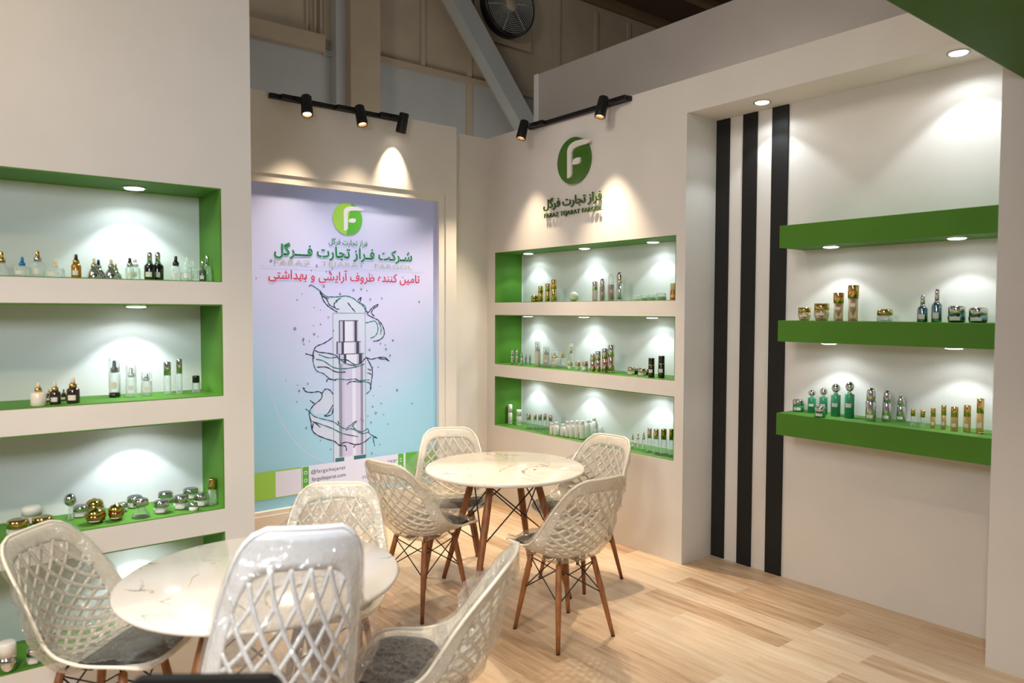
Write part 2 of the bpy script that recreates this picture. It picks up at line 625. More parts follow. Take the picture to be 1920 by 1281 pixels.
pos = ['first', 'second', 'third']
rows = ['top', 'middle', 'lowest']
for i, (a, b) in enumerate(CN):
    for k, x in enumerate((0.334, 1.03, 1.735)):
        downlight((x, 0.195, b - t_), 'downlights in the logo wall niches',
                  'bright recessed downlight, %s from the left in the %s logo wall niche' % (pos[k], rows[i]), 5.6)
rows4 = ['top', 'second', 'third', 'lowest']
for i, (a, b) in enumerate(LN):
    for k, y in enumerate((-3.17, -4.02)):
        if k == 0:
            downlight((XL - .18, y, b - t_), 'downlights in the left wall niches', 'recessed downlight at the roof of the %s niche in the left wall' % rows4[i], 11)
        else:
            lamp('led_beam', 'SPOT', (XL - .15, y - .1, b - .02), (XL - .15, y - .1, 0), 3.0, COOL, size=.022, angle=104, blend=.28)
for nm, z in (('top', 2.072), ('middle', 1.517)):
    for k, x in enumerate((3.096, 3.759)):
        downlight((x, .155, z), 'downlights under the green shelves', 'recessed downlight under the %s green shelf, %s end' % (nm, ('left', 'right')[k]), 6.5)
downlight((2.636, .15, 2.99), 'downlights in the bulkhead', 'recessed downlight in the white bulkhead above the black stripes', 12)
downlight((3.752, .13, 2.99), 'downlights in the bulkhead', 'recessed downlight in the white bulkhead beside the green ceiling', 15)


def track_lamp(track, base, aim, power, label, group, stem, angle=70, blend=.7, size=.03):
    """cylinder spot on a track: base = pivot point, aim = where the beam goes"""
    t = thing('track_spotlight', label, 'spotlight', base, 0, group)
    d = (Vector(aim) - Vector(base)).normalized()
    q = d.to_track_quat('-Z', 'Y').to_matrix().to_4x4()
    r, L = .036, .15
    MB().lathe([(0, .062), (r - .006, .062), (r, .055), (r + .004, L * -.42), (r + .004, -.088), (r - .003, -.088), (r - .004, -.07)], 28, mat4=q).build('housing', M['black_metal'], t)
    hs = t.children[-1]
    MB().lathe([(r - .0035, -.087), (r - .010, -.060)], 28, mat4=q).build('reflector_cone', M['reflector'], hs)
    MB().lathe([(0, -.062), (r - .008, -.062)], 28, mat4=q).build('lens', M['warm_lens'], hs)
    st = MB()
    st.tube([(0, 0, 0), stem], .010, 8)
    s = Vector(stem)
    ax = Vector(track)
    st.box(s.x - .018 - .06 * abs(ax.x), s.x + .018 + .06 * abs(ax.x), s.y - .018 - .06 * abs(ax.y), s.y + .018 + .06 * abs(ax.y), s.z - .016, s.z + .016, bev=.003)
    st.build('adapter', M['black_metal'], t)
    lp = Vector(base) + d * .095
    lamp('warm_beam', 'SPOT', lp, lp + d, power, WARM, size=size, angle=angle, blend=blend, parent=t)
    return t


tr = MB().box(.16, .195, -2.02, -.93, 3.165, 3.198, bev=.003).build('lighting_track', M['black_metal'])
set_props(tr, 'black lighting track along the top of the poster wall', 'track')
tr = MB().box(.60, 1.70, -.035, 0, 3.172, 3.205, bev=.003).build('lighting_track', M['black_metal'])
set_props(tr, 'black lighting track along the top of the logo wall', 'track')
gB = 'spotlights on the poster wall track'
track_lamp((0, 1, 0), (.30, -1.80, 3.135), (.64, -1.90, 2.135), 125, 'black cylinder spotlight, left end of the poster wall track', gB, (-.086, -.07, .045), 98, .8)
track_lamp((0, 1, 0), (.30, -1.385, 3.135), (.60, -1.35, 2.135), 58, 'black cylinder spotlight, middle of the poster wall track', gB, (-.086, -.07, .045), 98, .8)
track_lamp((0, 1, 0), (.30, -1.03, 3.14), (.08, -1.05, 2.54), 55, 'black cylinder spotlight aimed down at the poster wall, right end', gB, (-.086, -.07, .045), 58, 1.0, .015)
gC = 'spotlights on the logo wall track'
track_lamp((1, 0, 0), (.665, -.14, 3.155), (.66, -.42, 2.155), 125, 'black cylinder spotlight, left end of the logo wall track', gC, (.07, .086, .035), 78, .6, .015)
track_lamp((1, 0, 0), (1.545, -.14, 3.150), (1.53, -.41, 2.15), 210, 'black cylinder spotlight, right end of the logo wall track', gC, (.07, .086, .04), 78, .6, .015)

P_LINES=[[[-1.713,1.864],[-1.701,1.879],[-1.683,1.873],[-1.653,1.856],[-1.628,1.838],[-1.603,1.814],[-1.572,1.796],[-1.521,1.794],[-1.468,1.797],[-1.416,1.803],[-1.362,1.789],[-1.319,1.76],[-1.281,1.736],[-1.254,1.696],[-1.232,1.657]],[[-1.628,1.828],[-1.613,1.8],[-1.603,1.771],[-1.573,1.734],[-1.532,1.705],[-1.49,1.681]],[[-1.474,1.783],[-1.5,1.763],[-1.516,1.734],[-1.5,1.705],[-1.474,1.705]],[[-1.458,1.788],[-1.484,1.773],[-1.498,1.749]],[[-1.405,1.754],[-1.373,1.716],[-1.341,1.681]],[[-1.319,1.77],[-1.292,1.795],[-1.306,1.746]],[[-1.298,1.751],[-1.254,1.721],[-1.26,1.676]],[[-1.254,1.696],[-1.232,1.677],[-1.215,1.697],[-1.187,1.722],[-1.148,1.742],[-1.154,1.727],[-1.187,1.707],[-1.204,1.677],[-1.177,1.647]],[[-1.232,1.657],[-1.188,1.637],[-1.143,1.616],[-1.109,1.576],[-1.092,1.525],[-1.104,1.485],[-1.144,1.46],[-1.189,1.455]],[[-1.255,1.597],[-1.21,1.607],[-1.177,1.611],[-1.154,1.586],[-1.149,1.536],[-1.172,1.496],[-1.216,1.477]],[[-1.603,1.8],[-1.572,1.772],[-1.552,1.734],[-1.511,1.715]],[[-1.628,1.843],[-1.603,1.795],[-1.557,1.782]],[[-1.143,1.606],[-1.121,1.556],[-1.126,1.505]],[[-1.745,1.375],[-1.678,1.355],[-1.688,1.338],[-1.677,1.402],[-1.652,1.43],[-1.602,1.447],[-1.552,1.475],[-1.533,1.492]],[[-1.677,1.402],[-1.64,1.383],[-1.578,1.375],[-1.502,1.355],[-1.476,1.324],[-1.411,1.316],[-1.346,1.277],[-1.292,1.293],[-1.252,1.328],[-1.211,1.314],[-1.142,1.326],[-1.086,1.322],[-1.051,1.293],[-1.072,1.306],[-1.142,1.318]],[[-1.688,1.338],[-1.678,1.285],[-1.654,1.243],[-1.604,1.223],[-1.567,1.191],[-1.529,1.172],[-1.477,1.175],[-1.412,1.165],[-1.346,1.168],[-1.293,1.146],[-1.226,1.13],[-1.212,1.08],[-1.253,1.046]],[[-1.579,1.157],[-1.567,1.18],[-1.503,1.164]],[[-1.413,1.129],[-1.393,1.146],[-1.347,1.149],[-1.293,1.14]],[[-1.665,1.331],[-1.603,1.317],[-1.528,1.267],[-1.451,1.251],[-1.346,1.259],[-1.266,1.28]],[[-1.654,1.272],[-1.579,1.269],[-1.503,1.23],[-1.425,1.226]],[[-1.252,1.334],[-1.211,1.265],[-1.198,1.215],[-1.205,1.154],[-1.219,1.081]],[[-1.64,1.366],[-1.566,1.339],[-1.489,1.337],[-1.425,1.292],[-1.333,1.264]],[[-1.239,1.242],[-1.211,1.228]],[[-1.242,1.211],[-1.206,1.197]],[[-1.346,1.174],[-1.32,1.154],[-1.225,1.155]],[[-1.765,1.127],[-1.741,1.096],[-1.692,1.087],[-1.643,1.09],[-1.618,1.07],[-1.624,1.035],[-1.668,1.003],[-1.693,0.982],[-1.718,0.937],[-1.706,0.877],[-1.694,0.806],[-1.657,0.767],[-1.582,0.729],[-1.519,0.705],[-1.481,0.67],[-1.429,0.659],[-1.422,0.621]],[[-1.618,1.07],[-1.592,1.104],[-1.555,1.096],[-1.529,1.064]],[[-1.748,0.968],[-1.718,0.949],[-1.681,0.91],[-1.607,0.88],[-1.531,0.856],[-1.48,0.821],[-1.428,0.792],[-1.375,0.823],[-1.335,0.844],[-1.362,0.798],[-1.295,0.754],[-1.241,0.774],[-1.227,0.735],[-1.159,0.691],[-1.193,0.701],[-1.18,0.631]],[[-1.481,0.67],[-1.428,0.689],[-1.349,0.662],[-1.282,0.667],[-1.214,0.709]],[[-1.53,0.981],[-1.568,0.924],[-1.6,0.903],[-1.543,0.91],[-1.528,0.957]],[[-1.706,0.877],[-1.632,0.847],[-1.531,0.802],[-1.454,0.758],[-1.322,0.72]],[[-1.711,1.03],[-1.68,1.004]],[[-1.694,0.817],[-1.681,0.863],[-1.632,0.823]],[[-1.428,0.78],[-1.375,0.787],[-1.295,0.742],[-1.227,0.748]],[[-1.363,0.639],[-1.349,0.656],[-1.323,0.665]],[[-1.492,0.858],[-1.482,0.833]],[[-1.362,0.834],[-1.375,0.799]]]
P_FILLS=[[[-1.613,1.8],[-1.572,1.793],[-1.468,1.795],[-1.405,1.798],[-1.319,1.76],[-1.265,1.706],[-1.26,1.672],[-1.49,1.681],[-1.573,1.734]],[[-1.255,1.597],[-1.21,1.627],[-1.143,1.611],[-1.098,1.545],[-1.11,1.485],[-1.177,1.456],[-1.255,1.462]],[[-1.677,1.402],[-1.502,1.355],[-1.346,1.277],[-1.252,1.328],[-1.205,1.252],[-1.205,1.141],[-1.293,1.146],[-1.529,1.172],[-1.654,1.243],[-1.688,1.338]],[[-1.718,0.937],[-1.607,0.88],[-1.48,0.821],[-1.375,0.774],[-1.241,0.761],[-1.214,0.709],[-1.282,0.667],[-1.429,0.659],[-1.519,0.705],[-1.657,0.767],[-1.694,0.806]],[[-1.618,1.07],[-1.529,1.064],[-1.53,0.981],[-1.568,0.924],[-1.681,0.922],[-1.693,0.982]]]
P_DROPS=[[-2.101,1.916],[-1.767,1.812],[-1.804,1.769],[-1.674,1.714],[-1.624,1.695],[-1.563,1.642],[-1.468,1.817],[-1.357,1.848],[-1.292,1.858],[-1.242,1.846],[-1.114,1.788],[-1.522,1.541],[-1.625,1.59],[-1.68,1.581],[-1.742,1.929],[-1.994,2.044],[-1.597,1.872],[-1.55,1.983],[-1.53,2.008],[-1.692,1.987],[-1.576,1.982],[-1.215,1.781],[-0.773,1.766],[-1.652,2.022],[-1.76,1.483],[-1.646,1.5],[-1.828,1.559],[-1.018,1.457],[-1.762,1.468],[-1.714,1.467],[-1.756,1.445],[-1.626,1.588],[-1.821,1.561],[-1.676,1.518],[-1.015,1.457],[-1.086,1.422],[-1.079,1.39],[-1.128,1.435],[-1.044,1.339],[-1.224,1.388],[-1.198,1.252],[-1.149,1.25],[-1.728,1.153],[-1.753,1.12],[-1.807,1.147],[-1.814,1.026],[-1.795,1.105],[-1.895,1.186],[-1.136,1.1],[-1.199,0.943],[-1.24,0.872],[-1.213,0.821],[-1.123,0.962],[-1.067,0.795],[-0.981,1.059],[-1.633,0.723],[-1.551,0.648],[-1.138,0.639],[-1.208,0.578],[-1.301,0.853],[-1.281,0.839],[-1.743,0.828],[-1.102,0.873],[-0.843,0.941],[-1.172,0.891],[-1.526,1.54],[-1.192,1.029]]
F_OUT=[[1.082,2.712],[1.08,2.915],[1.086,2.937],[1.102,2.956],[1.13,2.971],[1.169,2.98],[1.212,2.98],[1.253,2.979],[1.295,2.969],[1.324,2.961],[1.307,2.946],[1.277,2.94],[1.206,2.938],[1.16,2.931],[1.137,2.92],[1.127,2.903],[1.129,2.739],[1.117,2.72]]
LEAF=[[1.137,2.808],[1.14,2.83],[1.152,2.845],[1.183,2.852],[1.221,2.85],[1.222,2.821],[1.204,2.806],[1.171,2.804]]
# ================================================================ logo and lettering on the logo wall
lg = thing('wall_logo', 'round green logo disc with raised white leaf letter on the logo wall', 'logo', (0, 0, 0))
dc = Vector((1.128, 2.842)); dr = .176
MB().prism([(dc.x + dr * math.cos(2 * PI * k / 64), dc.y + dr * math.sin(2 * PI * k / 64)) for k in range(64)], 0.0, .030, on_right).build('green_disc', M['logo_green'], lg)
lm = MB().prism(F_OUT, .030, .046, on_right)
lm.build('white_letter', M['logo_white'], lg)
lf = MB().prism(LEAF, .030, .046, on_right)
lf.build('white_leaf', M['logo_white'], lg)
t = thing('wall_lettering', 'raised dark green Persian lettering below the round wall logo', 'lettering')
for m_ in text_words(shape_rtl('فراز تجارت فرگل'), 0.775, 1.424, 2.492, 2.592, on_right, .012, .020, bold=.012): m_.build('word', M['letter_green'], t)
t = thing('wall_lettering', 'raised dark green Latin capitals, lower line under the wall logo', 'lettering')
for m_ in text_words('FARAZ TEJARAT FARGOL', 0.787, 1.428, 2.427, 2.472, on_right, .012, .020, bold=.006, space=1.12): m_.build('word', M['letter_green'], t)

# ================================================================ poster
pm = mat('poster_print', (200, 200, 220), 0.45, spec=0.3)
b = pm.node_tree.nodes['Principled BSDF']
tc = N(pm, 'ShaderNodeTexCoord')
sx = N(pm, 'ShaderNodeSeparateXYZ')
lk(pm, tc.outputs['Object'], sx.inputs[0])
mr = N(pm, 'ShaderNodeMapRange')
mr.inputs[1].default_value = PZ0; mr.inputs[2].default_value = PZ1
lk(pm, sx.outputs['Z'], mr.inputs[0])
# darker sides: distance from the middle of the sheet bends the gradient
ab = N(pm, 'ShaderNodeMath', operation='SUBTRACT'); ab.inputs[1].default_value = -1.40
lk(pm, sx.outputs['Y'], ab.inputs[0])
sq = N(pm, 'ShaderNodeMath', operation='MULTIPLY'); lk(pm, ab.outputs[0], sq.inputs[0]); lk(pm, ab.outputs[0], sq.inputs[1])
sb = N(pm, 'ShaderNodeMath', operation='MULTIPLY_ADD'); sb.inputs[1].default_value = -0.30
lk(pm, sq.outputs[0], sb.inputs[0]); lk(pm, mr.outputs[0], sb.inputs[2])
rp = N(pm, 'ShaderNodeValToRGB')
e = rp.color_ramp.elements
e[0].position, e[0].color = 0.0, (*lin((150, 208, 238)), 1)
e[1].position, e[1].color = 1.0, (*lin((176, 192, 244)), 1)
for p_, c_ in ((.22, (164, 214, 246)), (.36, (192, 214, 252)), (.55, (206, 211, 255)), (.80, (194, 204, 254))):
    x = e.new(p_); x.color = (*lin(c_), 1)
lk(pm, sb.outputs[0], rp.inputs['Fac'])
lk(pm, rp.outputs['Color'], b.inputs['Base Color'])


def ink(name, rgb): return mat(name, rgb, 0.45, spec=0.3)


INK = [pm, ink('ink_white', (218, 226, 254)), ink('ink_green', (88, 176, 70)), ink('ink_lime', (150, 205, 90)), ink('ink_darkgreen', (24, 128, 72)),
       ink('ink_grey', (178, 180, 170)), ink('ink_red', (206, 30, 62)), ink('ink_navy', (44, 52, 78)), ink('ink_splash', (200, 216, 246)),
       ink('ink_chrome', (188, 192, 222)), ink('ink_chrome_dark', (70, 74, 108)), ink('ink_teal', (58, 118, 128)), ink('ink_halo', (206, 214, 246)), ink('ink_lilac', (200, 202, 240)), ink('ink_steel', (138, 144, 172))]
PX = .112
po = thing('wall_poster', 'tall blue and lilac poster of a bottle in splashing water', 'poster', (0, 0, 0))
MB().box(PX - .002, PX, PY0, PY1, PZ0, PZ1).build('poster_sheet', pm, po)
# background ring, artwork, bands and writing: flat prints a hair above the sheet
lev = [0]
def H(): lev[0] += 1; return PX + .0004 + lev[0] * .000012
art = MB()
def flat(pts, mi, h=None):
    h = h or H()
    art.poly([(h, u, v) for u, v in pts], mi)
def line(pts, wd, mi, h=None, taper=True):
    h = h or H()
    n = len(pts)
    # smooth the hand drawn polyline
    P_ = [Vector((a, b_)) for a, b_ in pts]
    Q = []
    for i in range(n - 1):
        p0, p1, p2, p3 = P_[max(i - 1, 0)], P_[i], P_[i + 1], P_[min(i + 2, n - 1)]
        for s_ in range(4):
            q = s_ / 4
            Q.append(.5 * ((2 * p1) + (-p0 + p2) * q + (2 * p0 - 5 * p1 + 4 * p2 - p3) * q * q + (-p0 + 3 * p1 - 3 * p2 + p3) * q ** 3))
    Q.append(P_[-1])
    L, R_ = [], []
    for i, q in enumerate(Q):
        d = Q[min(i + 1, len(Q) - 1)] - Q[max(i - 1, 0)]
        d = d.normalized() if d.length > 1e-9 else Vector((1, 0))
        nn = Vector((-d.y, d.x))
        k = .5 * wd * ((.45 + .55 * abs(math.sin(i * .9 + n))) if taper else 1)
        L.append(q + nn * k); R_.append(q - nn * k)
    for i in range(len(Q) - 1):
        art.poly([(h, *L[i]), (h, *R_[i]), (h, *R_[i + 1]), (h, *L[i + 1])], mi)
def ell(cx, cy, rx_, ry, mi, n=48, h=None):
    flat([(cx + rx_ * math.cos(2 * PI * k / n), cy + ry * math.sin(2 * PI * k / n)) for k in range(n)], mi, h)
def rect(a, b_, c_, d_, mi): flat([(a, c_), (b_, c_), (b_, d_), (a, d_)], mi)

line([(-1.40 + .62 * math.cos(a), 1.30 + .78 * math.sin(a)) for a in [PI * .55 + k * PI * .9 / 24 for k in range(25)]], .006, 12, taper=False)
for f_ in P_FILLS: flat(f_, 8)
# bottle in its clear cylinder
rect(-1.526, -1.258, .536, 1.672, 8)
for yy in (-1.526, -1.258): line([(yy, .536), (yy, 1.672)], .005, 14, taper=False)
line([(-1.526, 1.672), (-1.258, 1.672)], .005, 14, taper=False)
rect(-1.480, -1.279, .58, 1.362, 13)
for a, b_, mi in ((-1.480, -1.455, 14), (-1.455, -1.435, 9), (-1.30, -1.279, 14), (-1.37, -1.34, 1)): rect(a, b_, .58, 1.30, mi)
def chrome(a, b_, c_, d_):
    w_ = b_ - a
    for f0, f1, mi in ((0, .05, 10), (.05, .2, 9), (.2, .3, 10), (.3, .72, 1), (.72, .8, 9), (.8, .93, 10), (.93, 1, 9)):
        rect(a + f0 * w_, a + f1 * w_, c_, d_, mi)
    line([(a, d_), (b_, d_)], .006, 10, taper=False)
chrome(-1.478, -1.317, 1.455, 1.616)
chrome(-1.498, -1.296, 1.362, 1.455)
chrome(-1.481, -1.272, 1.288, 1.362)
rect(-1.513, -1.44, .532, .575, 11); rect(-1.44, -1.36, .532, .575, 1); rect(-1.36, -1.26, .532, .575, 11)
# water
for k, l_ in enumerate(P_LINES):
    line(l_, .0095, 7 if k % 3 else 11)
random.seed(4)
for (u, v) in P_DROPS:
    r = random.uniform(.0035, .0085)
    ell(u, v, r, r * 1.25, 7, 10)
    ell(u - r * .1, v + r * .1, r * .5, r * .6, 1, 8)
art.build('artwork', INK, po)
art = MB()
rect(PY0 + .03, -1.776, .343, .543, 3)
rect(-.905, PY1 - .003, .343, .545, 2)
rect(-1.776, -.905, .343, .546, 1)
rect(-1.976, -1.783, .349, .533, 1)
rect(-1.773, -1.726, .36, .541, 2); rect(-.973, -.923, .36, .544, 2)
art.build('contact_band', INK, po)
art = MB()
ell(-1.401, 2.386, .122, .122, 2)
art.poly([(H(), -1.401 + .122 * math.cos(a), 2.386 + .122 * math.sin(a)) for a in [PI * .42 + k * PI * 1.05 / 30 for k in range(31)]], 3)
fx = lambda p: (-1.401 + (p[0] - dc.x) * .70, 2.386 + (p[1] - dc.y) * .70)
h_ = H(); art.poly([(h_, *fx(p)) for p in F_OUT], 1)
h_ = H(); art.poly([(h_, *fx(p)) for p in LEAF], 1)
art.build('printed_logo', INK, po)
def ptext(s_, a, b_, c_, d_, mi, bold=0.0, space=1.0):
    for m_ in text_words(s_, a, b_, c_, d_, on_back, H(), 0, mi, bold, space): m_.build('printed_word', INK, po)
art = MB()
ptext(shape_rtl('فراز تجارت فرگل'), -1.556, -1.238, 2.175, 2.236, 4, .008)
ptext(shape_rtl('شـرکت فـراز تجارت فـــرگل'), -1.972, -.839, 2.062, 2.182, 4, .022)
ptext('FARAZ   TEJARAT   FARGOL', -1.971, -.837, 2.014, 2.056, 5, .004, 1.05)
line([(-2.073, 2.004), (-.724, 2.004)], .003, 9, taper=False)
ptext(shape_rtl('تامین کننده ظروف آرایشی و بهداشتی'), -2.014, -.769, 1.896, 1.996, 6, .006)
ptext('@fargoltejarat', -1.709, -1.433, .475, .512, 7, .004, 1.1)
ptext('fargoltejarat.com', -1.703, -1.431, .418, .456, 7, .004)
ptext('۰۶۹۱۳', -1.085, -.983, .478, .505, 7, .006)
ptext('۰۲۱-۴۵-۸', -1.30, -1.16, .385, .41, 7, .004)
for (u, v) in ((-1.75, .497), (-1.75, .440)):
    ell(u, v, .014, .014, 1, 20); ell(u, v, .009, .009, 2, 16)
rect(-.957, -.94, .478, .51, 1); rect(-.954, -.943, .484, .505, 2)
line([(-.958, .462), (-.953, .448), (-.938, .44)], .007, 1, taper=False)
art.build('contact_icons', INK, po)

# ================================================================ green floating shelves
SX0 = 2.832
def shelf(z0, z1, label):
    t = MB().box(SX0, 3.992, .05, D - .0, z0, z1, bev=.002).build('floating_shelf', M['green'])
    return set_props(t, label, 'shelf', 'green floating shelves in the right bay')
shelf(2.072, 2.203, 'uppermost thick green floating shelf in the right bay, holding nothing')
shelf(1.517, 1.642, 'middle thick green floating shelf in the right bay, gold bottles on it')
shelf(.958, 1.089, 'lowest thick green floating shelf in the right bay, green bottles on it')

